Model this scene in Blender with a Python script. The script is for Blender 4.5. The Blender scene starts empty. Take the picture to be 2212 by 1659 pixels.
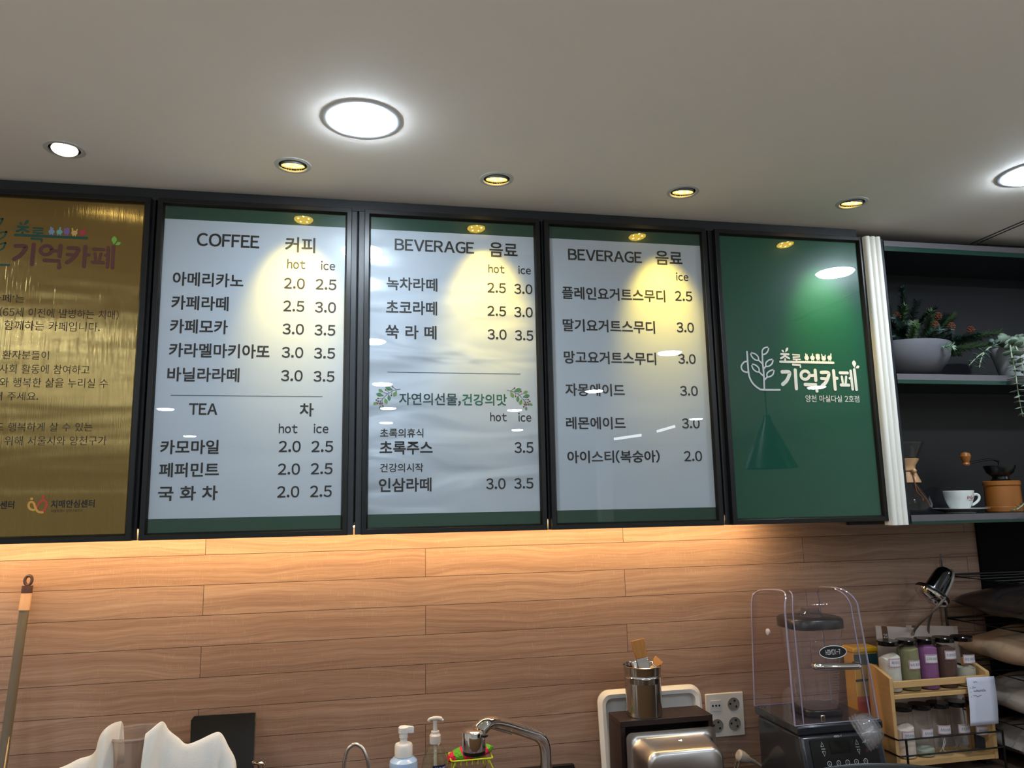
import bpy, bmesh, math, random
from mathutils import Vector, Matrix
sc = bpy.context.scene
COL = sc.collection
R = math.radians
# ------------------------------------------------------------------ camera
YAW, PITCH, ROLL = R(11.38345), R(9.02706), R(-1.1006)
FPX, IW, IH = 1629.816, 2212, 1659
CAM = Vector((-0.10078, -2.05738, 1.62327))
fwd = Vector((math.sin(YAW)*math.cos(PITCH), math.cos(YAW)*math.cos(PITCH), math.sin(PITCH)))
_r = Vector((math.cos(YAW), -math.sin(YAW), 0)); _u = _r.cross(fwd)
rgt = math.cos(ROLL)*_r + math.sin(ROLL)*_u
upv = -math.sin(ROLL)*_r + math.cos(ROLL)*_u
cd = bpy.data.cameras.new('camera'); cam = bpy.data.objects.new('camera', cd); COL.objects.link(cam)
m = Matrix((rgt, upv, -fwd)).transposed().to_4x4(); m.translation = CAM
cam.matrix_world = m
cd.sensor_fit = 'HORIZONTAL'; cd.sensor_width = 36; cd.lens = FPX/IW*36; cd.clip_start = 0.02
sc.camera = cam
# ------------------------------------------------------------------ world, exposure
sc.view_settings.view_transform = 'Standard'; sc.view_settings.look = 'None'
sc.view_settings.gamma = 1; sc.view_settings.use_curve_mapping = False
sc.view_settings.exposure = 0.0
w = bpy.data.worlds.new('world'); sc.world = w; w.use_nodes = True
w.node_tree.nodes['Background'].inputs[0].default_value = (0.5, 0.6, 0.8, 1)
w.node_tree.nodes['Background'].inputs[1].default_value = 0.05
cy = sc.cycles
cy.max_bounces = 10; cy.diffuse_bounces = 4; cy.glossy_bounces = 5; cy.transmission_bounces = 8; cy.transparent_max_bounces = 24
cy.caustics_reflective = False; cy.caustics_refractive = False; cy.sample_clamp_indirect = 4.0; cy.use_denoising = True; cy.adaptive_threshold = .02
LED_E, SPOT_W, STRIP_E = 165.0, 30.0, 84.0      # lamp strengths
CEIL = 2.485
# ------------------------------------------------------------------ helpers
def at(x, y, Y):
    """world point on the vertical plane Y seen at photo pixel (x, y)"""
    d = (x-IW/2)/FPX*rgt - (y-IH/2)/FPX*upv + fwd
    return CAM + d*((Y-CAM.y)/d.y)
def atz(x, y, z):
    d = (x-IW/2)/FPX*rgt - (y-IH/2)/FPX*upv + fwd
    return CAM + d*((z-CAM.z)/d.z)
def lin(c):
    return tuple(((v/12.92) if v <= .04045 else ((v+.055)/1.055)**2.4) for v in c)
MATS = {}
def nd(nt, t, **kw):
    n = nt.nodes.new(t)
    for k, v in kw.items(): setattr(n, k, v)
    return n
def mat(name, col, rough=.5, metal=0, var=.08, scale=30, bump=0, bscale=200, coat=0, coat_r=.03, spec=.5, stretch=None, aniso=0, sheen=0, sub=0, emit=None, estr=0):
    if name in MATS: return MATS[name]
    M = bpy.data.materials.new(name); M.use_nodes = True; nt = M.node_tree; p = nt.nodes['Principled BSDF']
    p.inputs['Roughness'].default_value = rough; p.inputs['Metallic'].default_value = metal
    p.inputs['Coat Weight'].default_value = coat; p.inputs['Coat Roughness'].default_value = coat_r
    p.inputs['Specular IOR Level'].default_value = spec
    p.inputs['Anisotropic'].default_value = aniso
    if sheen: p.inputs['Sheen Weight'].default_value = sheen
    if sub:
        p.inputs['Subsurface Weight'].default_value = sub; p.inputs['Subsurface Radius'].default_value = (.01, .01, .01)
    c = lin(col)
    tc = nd(nt, 'ShaderNodeTexCoord'); mp = nd(nt, 'ShaderNodeMapping')
    nt.links.new(tc.outputs['Object'], mp.inputs[0])
    if stretch: mp.inputs['Scale'].default_value = stretch
    nz = nd(nt, 'ShaderNodeTexNoise'); nz.inputs['Scale'].default_value = scale; nz.inputs['Detail'].default_value = 5
    nt.links.new(mp.outputs[0], nz.inputs['Vector'])
    mx = nd(nt, 'ShaderNodeMix', data_type='RGBA')
    mx.inputs[6].default_value = (*[max(0, v*(1-var)) for v in c], 1); mx.inputs[7].default_value = (*[min(1, v*(1+var)) for v in c], 1)
    nt.links.new(nz.outputs['Fac'], mx.inputs[0]); nt.links.new(mx.outputs[2], p.inputs['Base Color'])
    if bump:
        nb = nd(nt, 'ShaderNodeTexNoise'); nb.inputs['Scale'].default_value = bscale; nb.inputs['Detail'].default_value = 3
        nt.links.new(mp.outputs[0], nb.inputs['Vector'])
        bp = nd(nt, 'ShaderNodeBump'); bp.inputs['Strength'].default_value = bump; bp.inputs['Distance'].default_value = .002
        nt.links.new(nb.outputs['Fac'], bp.inputs['Height']); nt.links.new(bp.outputs[0], p.inputs['Normal'])
    if emit:
        p.inputs['Emission Color'].default_value = (*emit, 1); p.inputs['Emission Strength'].default_value = estr
    MATS[name] = M; return M
def glass(name, tint=(1, 1, 1), rough=0, ior=1.45, milky=0, mcol=(.8, .8, .8), edge=1.0):
    """clear thin sheet: transparent + fresnel reflection (+ a little milky diffuse)"""
    if name in MATS: return MATS[name]
    M = bpy.data.materials.new(name); M.use_nodes = True; nt = M.node_tree; nt.nodes.clear()
    out = nd(nt, 'ShaderNodeOutputMaterial'); tr = nd(nt, 'ShaderNodeBsdfTransparent'); gl = nd(nt, 'ShaderNodeBsdfGlossy')
    tr.inputs[0].default_value = (*tint, 1); gl.inputs['Roughness'].default_value = rough
    fr = nd(nt, 'ShaderNodeFresnel'); ge = nd(nt, 'ShaderNodeNewGeometry'); im = nd(nt, 'ShaderNodeMix', data_type='FLOAT')
    im.inputs[2].default_value = ior; im.inputs[3].default_value = 1/ior     # same reflectance from both sides of the sheet
    nt.links.new(ge.outputs['Backfacing'], im.inputs[0]); nt.links.new(im.outputs[0], fr.inputs[0])
    mx = nd(nt, 'ShaderNodeMixShader'); src = tr
    if edge > 1:      # thicker look at grazing angles
        ml = nd(nt, 'ShaderNodeMath', operation='MULTIPLY', use_clamp=True); ml.inputs[1].default_value = edge
        nt.links.new(fr.outputs[0], ml.inputs[0]); nt.links.new(ml.outputs[0], mx.inputs[0])
    else: nt.links.new(fr.outputs[0], mx.inputs[0])
    if milky:
        df = nd(nt, 'ShaderNodeBsdfDiffuse'); df.inputs[0].default_value = (*lin(mcol), 1)
        m2 = nd(nt, 'ShaderNodeMixShader'); m2.inputs[0].default_value = milky
        nt.links.new(tr.outputs[0], m2.inputs[1]); nt.links.new(df.outputs[0], m2.inputs[2]); src = m2
    nt.links.new(src.outputs[0], mx.inputs[1]); nt.links.new(gl.outputs[0], mx.inputs[2]); nt.links.new(mx.outputs[0], out.inputs[0])
    MATS[name] = M; return M
def emis(name, col, s):
    if name in MATS: return MATS[name]
    M = bpy.data.materials.new(name); M.use_nodes = True; nt = M.node_tree; nt.nodes.clear()
    out = nd(nt, 'ShaderNodeOutputMaterial'); e = nd(nt, 'ShaderNodeEmission')
    e.inputs[0].default_value = (*col, 1); e.inputs[1].default_value = s; nt.links.new(e.outputs[0], out.inputs[0])
    MATS[name] = M; return M
def tag(o, label=None, cat=None, group=None, kind=None):
    if label: o['label'] = label
    if cat: o['category'] = cat
    if group: o['group'] = group
    if kind: o['kind'] = kind
    return o
def thing(name, loc, label, cat, group=None):
    o = bpy.data.objects.new(name, None); COL.objects.link(o); o.location = loc; o.empty_display_size = .05
    return tag(o, label, cat, group)
def wl(o):
    v = Vector((0, 0, 0))
    while o is not None:
        v += o.location; o = o.parent
    return v
def copy_tree(o, parent=None):
    c = o.copy(); COL.objects.link(c)
    if parent: c.parent = parent
    for ch in list(o.children): copy_tree(ch, c)
    return c
class B:
    def __init__(s): s.v = []; s.f = []; s.k = 0
    def add(s, vs, fs):
        n = len(s.v); s.v += [Vector(p) for p in vs]; s.f += [[i+n for i in f] for f in fs]; return s
    def box(s, x0, x1, y0, y1, z0, z1):
        return s.add([(x, y, z) for x in (x0, x1) for y in (y0, y1) for z in (z0, z1)],
                     [(0, 1, 3, 2), (4, 6, 7, 5), (0, 4, 5, 1), (2, 3, 7, 6), (0, 2, 6, 4), (1, 5, 7, 3)])
    def hexa(s, p):   # 8 corners: bottom ring 4, top ring 4
        return s.add(p, [(3, 2, 1, 0), (4, 5, 6, 7), (0, 1, 5, 4), (1, 2, 6, 5), (2, 3, 7, 6), (3, 0, 4, 7)])
    def loft(s, rings, closed=True, cap0=True, cap1=True):
        n = len(rings[0]); vs = [p for r in rings for p in r]; fs = []
        for i in range(len(rings)-1):
            for j in range(n if closed else n-1):
                k = (j+1) % n; fs.append((i*n+j, i*n+k, (i+1)*n+k, (i+1)*n+j))
        if cap0: fs.append(tuple(range(n))[::-1])
        if cap1: fs.append(tuple(range((len(rings)-1)*n, len(rings)*n)))
        return s.add(vs, fs)
    def lathe(s, prof, c=(0, 0, 0), n=32, M=None, cap0=True, cap1=True):
        rings = []
        for r, z in prof:
            ring = [Vector((r*math.cos(2*math.pi*i/n), r*math.sin(2*math.pi*i/n), z)) for i in range(n)]
            if M is not None: ring = [M @ p for p in ring]
            rings.append([p+Vector(c) for p in ring])
        return s.loft(rings, True, cap0 and prof[0][0] > 1e-6, cap1 and prof[-1][0] > 1e-6)
    def tube(s, pts, r, n=8, closed=False, cap=True):
        pts = [Vector(p) for p in pts]; N = len(pts); rr = r if isinstance(r, (list, tuple)) else [r]*N
        T = []
        for i in range(N):
            a = pts[(i-1) % N] if (closed or i > 0) else pts[i]; b = pts[(i+1) % N] if (closed or i < N-1) else pts[i]
            T.append((b-a).normalized())
        ref = Vector((0, 0, 1)) if abs(T[0].z) < .9 else Vector((1, 0, 0))
        u = T[0].cross(ref).normalized(); rings = []
        for i in range(N):
            u = (u - T[i]*u.dot(T[i])).normalized(); vv = T[i].cross(u)
            rings.append([pts[i] + rr[i]*(math.cos(2*math.pi*k/n)*u + math.sin(2*math.pi*k/n)*vv) for k in range(n)])
        if closed: rings.append(rings[0])
        return s.loft(rings, True, cap and not closed, cap and not closed)
    def prism(s, poly, f, w0, w1):
        """extrude 2D polygon; f(u,v,w)->xyz"""
        a = [f(u, v, w0) for u, v in poly]; b = [f(u, v, w1) for u, v in poly]
        return s.loft([a, b])
    def ball(s, c, r, n=12, m=8):
        r = r if isinstance(r, (tuple, list)) else (r, r, r)
        pr = [(math.sin(math.pi*i/m), -math.cos(math.pi*i/m)) for i in range(m+1)]
        return s.lathe([(max(a, 1e-5), b) for a, b in pr], c, n, Matrix.Diagonal(r))
    def grid(s, fn, nu, nv):
        vs = [fn(i/nu, j/nv) for i in range(nu+1) for j in range(nv+1)]
        return s.add(vs, [(i*(nv+1)+j, (i+1)*(nv+1)+j, (i+1)*(nv+1)+j+1, i*(nv+1)+j+1) for i in range(nu) for j in range(nv)])
    def build(s, name, M, parent=None, bevel=0, seg=2, ang=35, solid=0, sub=0, local=False, normals=True, weld=True):
        me = bpy.data.meshes.new(name)
        off = Vector((0, 0, 0)) if (local or parent is None) else wl(parent)
        me.from_pydata([p-off for p in s.v], [], s.f)
        bm = bmesh.new(); bm.from_mesh(me)
        if weld: bmesh.ops.remove_doubles(bm, verts=bm.verts, dist=1e-6)
        if normals: bmesh.ops.recalc_face_normals(bm, faces=bm.faces)
        bm.to_mesh(me); bm.free()
        me.materials.append(M)
        me.polygons.foreach_set('use_smooth', [True]*len(me.polygons))
        me.set_sharp_from_angle(angle=R(ang))
        o = bpy.data.objects.new(name, me); COL.objects.link(o)
        if parent: o.parent = parent
        if sub:
            md = o.modifiers.new('sub', 'SUBSURF'); md.levels = sub; md.render_levels = sub
        if solid:
            md = o.modifiers.new('solid', 'SOLIDIFY'); md.thickness = solid; md.offset = 0
        if bevel:
            md = o.modifiers.new('bevel', 'BEVEL'); md.width = bevel; md.segments = seg; md.limit_method = 'ANGLE'; md.angle_limit = R(40)
            md.harden_normals = False
        return o
def lift(b, n0):
    """each new ink layer lies a hair in front of the last, as overprinted ink does"""
    for p in b.v[n0:]: p.y -= b.k*1.2e-5
    b.k += 1
def rrect(x0, x1, y0, y1, r, n=5):
    P = []
    for cx, cy, a in ((x1-r, y1-r, 0), (x0+r, y1-r, 90), (x0+r, y0+r, 180), (x1-r, y0+r, 270)):
        for i in range(n+1):
            t = R(a+90*i/n); P.append((cx+r*math.cos(t), cy+r*math.sin(t)))
    return P
def spl(pts, k=6, closed=False):
    """Catmull-Rom through points"""
    pts = [Vector(p) for p in pts]; N = len(pts); out = []
    for i in range(N if closed else N-1):
        g = (lambda j: pts[j % N]) if closed else (lambda j: pts[min(max(j, 0), N-1)])
        p0, p1, p2, p3 = g(i-1), g(i), g(i+1), g(i+2)
        for j in range(k):
            t = j/k; out.append(.5*((2*p1)+(p2-p0)*t+(2*p0-5*p1+4*p2-p3)*t*t+(3*p1-p0-3*p2+p3)*t**3))
    if not closed: out.append(pts[-1])
    return out
def frame_loft(b, x0, x1, z0, z1, prof):
    """mitred frame; prof = [(inset, y), ...] closed section"""
    n = len(prof); vs = []; fs = []
    for cx, cz, sx, sz in ((x0, z0, 1, 1), (x1, z0, -1, 1), (x1, z1, -1, -1), (x0, z1, 1, -1)):
        for i, y in prof: vs.append((cx+sx*i, y, cz+sz*i))
    for c in range(4):
        d = (c+1) % 4
        for i in range(n):
            j = (i+1) % n; fs.append((c*n+i, d*n+i, d*n+j, c*n+j))
    return b.add(vs, fs)
# ------------------------------------------------------------------ lettering
GLY = {}
FULL = {c: chr(ord(c)+0xFEE0) for c in map(chr, range(33, 127))}
FULL['’'] = '’'
def prep_glyphs(chars, weight):
    obs = []
    for c in sorted(set(chars)-{' '}):
        if (c, weight) in GLY: continue
        cu = bpy.data.curves.new('glyph', 'FONT'); cu.body = FULL.get(c, c); cu.resolution_u = 4; cu.offset = weight
        o = bpy.data.objects.new('glyph', cu); COL.objects.link(o); obs.append((c, o, cu))
    if not obs: return
    dg = bpy.context.evaluated_depsgraph_get(); dg.update()
    for c, o, cu in obs:
        e = o.evaluated_get(dg); me = e.to_mesh()
        GLY[(c, weight)] = ([(v.co.x, v.co.y) for v in me.vertices], [tuple(p.vertices) for p in me.polygons])
        e.to_mesh_clear()
    for c, o, cu in obs:
        bpy.data.objects.remove(o); bpy.data.curves.remove(cu)
def layout(s, weight, hang_adv=.92, track=.07):
    """glyph soup of a line in em units -> (verts, faces, x0, x1, y0, y1)"""
    prep_glyphs(s, weight); V = []; F = []; pen = 0
    for c in s:
        if c == ' ': pen += .32; continue
        gv, gf = GLY[(c, weight)]
        xs = [p[0] for p in gv]; lo, hi = min(xs), max(xs)
        if ord(c) >= 0xAC00: dx = pen; pen += hang_adv
        else: dx = pen-lo+track/2; pen += hi-lo+track
        n = len(V); V += [(p[0]+dx, p[1]) for p in gv]; F += [tuple(i+n for i in f) for f in gf]
    xs = [p[0] for p in V]; ys = [p[1] for p in V]
    return V, F, min(xs), max(xs), min(ys), max(ys)
def text_into(b, s, x0, x1, zc, h, Y, weight=.0, track=.07, slant=0, fat=0):
    V, F, a0, a1, c0, c1 = layout(s, weight, track=track)
    kx = (x1-x0)/(a1-a0); kz = h/(c1-c0)
    for dx, dz in (((-fat, -fat), (fat, -fat), (-fat, fat), (fat, fat)) if fat else ((0, 0),)):
        n0 = len(b.v); b.add([(x0+(p[0]-a0+dx)*kx+slant*(p[1]-c0), Y, zc-h/2+(p[1]-c0+dz)*kz) for p in V], F); lift(b, n0)
def stroke(b, pts, w, Y, f=None, smooth=True):
    """flat round-ended stroke on the plane Y"""
    f = f or (lambda u, v: (u, Y, v))
    P = [Vector((p[0], p[1], 0)) for p in pts]
    if smooth and len(P) > 2: P = spl(P, 5)
    r = w/2; L = []; Rr = []
    for i, p in enumerate(P):
        t = (P[min(i+1, len(P)-1)]-P[max(i-1, 0)]).normalized(); nn = Vector((-t.y, t.x, 0))
        L.append(p+nn*r); Rr.append(p-nn*r)
    n = len(P); n0 = len(b.v)
    b.add([f(q.x, q.y) for q in L+Rr], [(i, i+1, n+i+1, n+i) for i in range(n-1)])
    for p, t in ((P[0], P[0]-P[1]), (P[-1], P[-1]-P[-2])):
        a0 = math.atan2(t.y, t.x)-math.pi/2
        b.add([f(p.x+r*math.cos(a0+k*math.pi/8), p.y+r*math.sin(a0+k*math.pi/8)) for k in range(9)], [tuple(range(9))])
    lift(b, n0)
def disc(b, c, rx, Y, ry=None, n=20, f=None, rot=0):
    f = f or (lambda u, v: (u, Y, v)); ry = ry or rx; P = []
    for k in range(n):
        a, d = rx*math.cos(2*math.pi*k/n), ry*math.sin(2*math.pi*k/n)
        P.append(f(c[0]+a*math.cos(rot)-d*math.sin(rot), c[1]+a*math.sin(rot)+d*math.cos(rot)))
    n0 = len(b.v); b.add(P, [tuple(range(n))]); lift(b, n0)
def leaf2d(b, base, tip, w, Y, fat=.62, f=None):
    f = f or (lambda u, v: (u, Y, v)); a = Vector((*base, 0)); t = Vector((*tip, 0)); d = t-a; L = d.length; d = d/L; nn = Vector((-d.y, d.x, 0))
    P = []
    for k in range(9):
        s = k/8; P.append((s*L, w/2*(math.sin(math.pi*s**(1/fat*.62+.4)))))
    ring = [a+d*x+nn*y for x, y in P]+[a+d*x-nn*y for x, y in P[-2:0:-1]]
    n0 = len(b.v); b.add([f(q.x, q.y) for q in ring], [tuple(range(len(ring)))]); lift(b, n0)
P1 = [('카페’는', -1.0233, -0.9477, 2.1634, 0.0214), ('(65세 이전에 발병하는 치매)', -1.0016, -0.7238, 2.1277, 0.0247), ('함께하는 카페입니다.', -0.9884, -0.7665, 2.0938, 0.0251), ('환자분들이', -0.9866, -0.8812, 2.0175, 0.0226), ('사회 활동에 참여하고', -0.9911, -0.7843, 1.9818, 0.0234), ('와 행복한 삶을 누리실 수', -0.9876, -0.7387, 1.9474, 0.0237), ('해 주세요.', -0.998, -0.8978, 1.9126, 0.0216), ('도 행복하게 살 수 있는', -0.9893, -0.7679, 1.8351, 0.022), ('위해 서울시와 양천구가', -0.965, -0.7331, 1.8009, 0.0229)]
B1 = [('안심센터', -0.9959, -0.9321, 1.6442, 0.0189), ('치매안심센터', -0.8497, -0.7513, 1.6442, 0.0187)]
S1 = [('서울특별시 양천구보건소', -0.8485, -0.777, 1.6273, 0.0072)]
P2 = [('COFFEE', -0.5404, -0.3812, 2.3425, 0.036), ('커피', -0.312, -0.233, 2.3399, 0.0427), ('hot', -0.3055, -0.2578, 2.2848, 0.0272), ('ice', -0.2158, -0.1782, 2.2839, 0.0259), ('아메리카노', -0.596, -0.4186, 2.2309, 0.0378), ('2.0', -0.3124, -0.258, 2.2295, 0.03), ('2.5', -0.2289, -0.1738, 2.2298, 0.0302), ('카페라떼', -0.596, -0.4541, 2.1658, 0.0383), ('2.5', -0.3126, -0.2579, 2.1657, 0.0303), ('3.0', -0.2292, -0.1739, 2.1651, 0.0299), ('카페모카', -0.5963, -0.4536, 2.102, 0.0373), ('3.0', -0.3125, -0.2575, 2.1018, 0.0294), ('3.5', -0.229, -0.1745, 2.1011, 0.0296), ('카라멜마키아또', -0.5958, -0.345, 2.0379, 0.0372), ('3.0', -0.3127, -0.2576, 2.0374, 0.0291), ('3.5', -0.229, -0.1739, 2.0368, 0.0293), ('바닐라라떼', -0.5967, -0.4196, 1.9731, 0.0371), ('3.0', -0.3131, -0.2577, 1.9738, 0.0297), ('3.5', -0.2289, -0.1744, 1.973, 0.0291), ('TEA', -0.5403, -0.4709, 1.8824, 0.0293), ('차', -0.2625, -0.2273, 1.8819, 0.0351), ('hot', -0.3148, -0.2673, 1.8322, 0.0252), ('ice', -0.2256, -0.1877, 1.832, 0.0248), ('카모마일', -0.6042, -0.4637, 1.7836, 0.0354), ('2.0', -0.3135, -0.2581, 1.7842, 0.0295), ('2.5', -0.2303, -0.1746, 1.7838, 0.0297), ('페퍼민트', -0.604, -0.461, 1.7251, 0.0359), ('2.0', -0.314, -0.2586, 1.7247, 0.0292), ('2.5', -0.2307, -0.175, 1.725, 0.0294), ('국 화 차', -0.6036, -0.4617, 1.6659, 0.0361), ('2.0', -0.3143, -0.2589, 1.6657, 0.0295), ('2.5', -0.2311, -0.176, 1.6657, 0.03)]
L2 = [('line', -0.5866, -0.2045, 1.918, 0.0018)]
P3 = [('BEVERAGE', -0.0143, 0.2114, 2.3546, 0.0342), ('음료', 0.2569, 0.3393, 2.3533, 0.0429), ('hot', 0.2528, 0.3001, 2.2955, 0.0254), ('ice', 0.3411, 0.378, 2.295, 0.0244), ('녹차라떼', -0.0363, 0.1048, 2.2398, 0.0376), ('2.5', 0.2493, 0.3028, 2.2386, 0.0295), ('3.0', 0.328, 0.3813, 2.2378, 0.0294), ('초코라떼', -0.0372, 0.104, 2.1713, 0.0393), ('2.5', 0.2483, 0.3021, 2.1698, 0.0292), ('3.0', 0.3266, 0.3806, 2.1689, 0.0301), ('쑥 라 떼', -0.0381, 0.102, 2.1014, 0.0386), ('3.0', 0.248, 0.3024, 2.1012, 0.0292), ('3.5', 0.3274, 0.3805, 2.1003, 0.0298), ('hot', 0.252, 0.2988, 1.8649, 0.0249), ('ice', 0.3322, 0.3692, 1.8642, 0.025), ('초록의휴식', -0.0512, 0.0655, 1.8196, 0.0244), ('초록주스', -0.0517, 0.0901, 1.7791, 0.0352), ('3.5', 0.3195, 0.3732, 1.7785, 0.0305), ('건강의시작', -0.0504, 0.0654, 1.7255, 0.0234), ('인삼라떼', -0.0529, 0.0869, 1.6794, 0.0364), ('3.0', 0.238, 0.292, 1.6791, 0.0298), ('3.5', 0.3169, 0.3708, 1.6791, 0.0291)]
G3 = [('자연의선물,', -0.0005, 0.1691, 1.9129, 0.0343), ('건강의맛', 0.1737, 0.2997, 1.9129, 0.0323)]
L3 = [('line', -0.0334, 0.3411, 1.9876, 0.0019)]
P4 = [('BEVERAGE', 0.493, 0.7223, 2.3497, 0.0344), ('음료', 0.7674, 0.8529, 2.3526, 0.0434), ('ice', 0.8304, 0.8695, 2.2954, 0.0253), ('플레인요거트스무디', 0.4709, 0.7911, 2.2318, 0.0375), ('2.5', 0.8229, 0.8783, 2.2345, 0.0306), ('딸기요거트스무디', 0.4701, 0.7533, 2.1346, 0.0369), ('3.0', 0.8231, 0.8781, 2.1375, 0.0302), ('망고요거트스무디', 0.4707, 0.752, 2.0393, 0.0367), ('3.0', 0.8229, 0.8778, 2.0411, 0.0294), ('자몽에이드', 0.4719, 0.6501, 1.9441, 0.0357), ('3.0', 0.8232, 0.8788, 1.9445, 0.0293), ('레몬에이드', 0.4711, 0.6483, 1.8478, 0.0349), ('3.0', 0.8237, 0.8789, 1.8476, 0.0298), ('아이스티(복숭아)', 0.4718, 0.7481, 1.7515, 0.0358), ('2.0', 0.8244, 0.8802, 1.7513, 0.03)]
P5 = [('양천 마실다실 2호점', 1.2314, 1.4157, 1.9248, 0.0219)]
LOGO_CUP= [([(-0.1056, 0.0625), (-0.1056, 0.0325), (-0.1052, 0.0015), (-0.1026, -0.017), (-0.093, -0.0354), (-0.0764, -0.0496), (-0.0612, -0.0541), (-0.0055, -0.0539)], 0.0055), ([(-0.1056, 0.0325), (-0.1168, 0.0302), (-0.1259, 0.0207), (-0.1278, 0.0125), (-0.1232, 0.0033), (-0.1136, -0.0007), (-0.1069, -0.0006)], 0.005), ([(-0.0549, 0.0563), (-0.056, 0.0271), (-0.0551, -0.0039), (-0.0567, -0.0524)], 0.0055), ([(-0.0319, 0.0781), (-0.0444, 0.0764), (-0.0535, 0.0689), (-0.0549, 0.0563), (-0.0459, 0.0565), (-0.0363, 0.065), (-0.0319, 0.0781)], 0.0045), ([(-0.0948, 0.0592), (-0.0805, 0.0568), (-0.0701, 0.0477), (-0.0697, 0.0373), (-0.0786, 0.0371), (-0.0891, 0.0452), (-0.0948, 0.0592)], 0.0045), ([(-0.0697, 0.0373), (-0.0568, 0.0261)], 0.005), ([(-0.0198, 0.0407), (-0.034, 0.0379), (-0.0447, 0.0294), (-0.0455, 0.019), (-0.0354, 0.0192), (-0.0247, 0.0277), (-0.0198, 0.0407)], 0.0045), ([(-0.0455, 0.019), (-0.0552, 0.0095)], 0.005), ([(-0.0937, 0.0234), (-0.082, 0.0225), (-0.0705, 0.0124), (-0.0707, 0.001), (-0.0802, 0.0019), (-0.0896, 0.01), (-0.0937, 0.0234)], 0.0045), ([(-0.0707, 0.001), (-0.0579, -0.0112)], 0.005), ([(-0.0195, 0.009), (-0.0332, 0.0047), (-0.044, -0.0038), (-0.0437, -0.0141), (-0.0346, -0.013), (-0.024, -0.0056), (-0.0195, 0.009)], 0.0045), ([(-0.0437, -0.0141), (-0.0552, -0.0246)], 0.005)]
LOGO_CHO= [([(0.0081, 0.0576), (0.033, 0.057)], 0.0064), ([(0.0215, 0.0557), (0.0165, 0.0494), (0.0063, 0.0443)], 0.0064), ([(0.0222, 0.0505), (0.0342, 0.0445)], 0.0064), ([(0.0204, 0.0421), (0.0198, 0.0348)], 0.0059), ([(0.0034, 0.0334), (0.1846, 0.0335)], 0.0073), ([(0.047, 0.0563), (0.0711, 0.0557), (0.0706, 0.05), (0.047, 0.0485), (0.0465, 0.0426), (0.071, 0.042)], 0.0045), ([(0.0589, 0.0413), (0.0583, 0.0344)], 0.0055), ([(0.045, 0.0252), (0.0706, 0.0241), (0.0701, 0.0182)], 0.0059)]
LOGO_MEM= [([(0.0069, 0.0016), (0.0305, 0.0015), (0.0284, -0.011), (0.0192, -0.0257), (0.006, -0.0366)], 0.0114), ([(0.0515, 0.0081), (0.0506, -0.0492)], 0.0109), ([(0.098, -0.0069), (0.0969, -0.0109), (0.0946, -0.0146), (0.0912, -0.0175), (0.0871, -0.0194), (0.0826, -0.0201), (0.0783, -0.0195), (0.0746, -0.0177), (0.0717, -0.0149), (0.07, -0.0113), (0.0697, -0.0073), (0.0707, -0.0033), (0.073, 0.0004), (0.0764, 0.0033), (0.0805, 0.0052), (0.0849, 0.0059), (0.0893, 0.0053), (0.093, 0.0036), (0.0959, 0.0007), (0.0976, -0.0029), (0.098, -0.0069)], 0.0096), ([(0.099, -0.0083), (0.1185, -0.0076)], 0.0091), ([(0.1194, 0.0081), (0.1189, -0.0227)], 0.0109), ([(0.0817, -0.0363), (0.1186, -0.0369), (0.1198, -0.0557)], 0.0109), ([(0.14, 0.0021), (0.1642, 0.0015), (0.1616, -0.0133), (0.1521, -0.0292), (0.1389, -0.0398)], 0.0109), ([(0.1387, -0.0168), (0.1532, -0.0176)], 0.0096), ([(0.1826, 0.0081), (0.1831, -0.0498)], 0.0105), ([(0.1857, -0.0151), (0.1927, -0.0154)], 0.01), ([(0.2048, 0.0021), (0.2304, 0.002)], 0.0096), ([(0.2094, -0.0105), (0.2117, -0.0348)], 0.0077), ([(0.2246, -0.0103), (0.2205, -0.0347)], 0.0077), ([(0.2046, -0.0363), (0.2317, -0.0366)], 0.0096), ([(0.2369, -0.0148), (0.2428, -0.0147)], 0.0086), ([(0.2421, 0.0086), (0.2435, -0.0491)], 0.0091), ([(0.2554, 0.0124), (0.2568, -0.0501)], 0.0096)]
LOGO_LEAF= [((0.0198, 0.0624), (0.0105, 0.0706), 0.0068), ((0.0221, 0.0625), (0.033, 0.0787), 0.0082), ((0.2568, 0.0173), (0.2568, 0.0429), 0.0141), ((0.2596, 0.0167), (0.2745, 0.0249), 0.0096)]
HANDS= [(0.0937, 0.0483), (0.1139, 0.0487), (0.1324, 0.0495), (0.1523, 0.0478), (0.1727, 0.0499)]
W_LEAF= [((-0.0153, 1.9368), (-0.0385, 1.9449), 0.0103, 1), ((-0.0424, 1.9316), (-0.0567, 1.9384), 0.009, 0), ((-0.041, 1.9212), (-0.0627, 1.9266), 0.0103, 1), ((-0.0591, 1.9045), (-0.0705, 1.8975), 0.0076, 0), ((-0.04, 1.9164), (-0.0334, 1.8991), 0.0096, 0), ((-0.0295, 1.9269), (-0.0267, 1.9075), 0.009, 1), ((-0.0064, 1.9369), (-0.0159, 1.9194), 0.0103, 0), ((-0.051, 1.8963), (-0.0515, 1.8838), 0.0069, 1)]
W_BERRY= [(-0.0188, 1.9468), (-0.0374, 1.9376), (-0.0217, 1.9225), (-0.0579, 1.9142), (-0.0622, 1.9096), (-0.0591, 1.8996), (-0.0533, 1.8998), (-0.0463, 1.9008), (-0.0442, 1.8935)]
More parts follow.
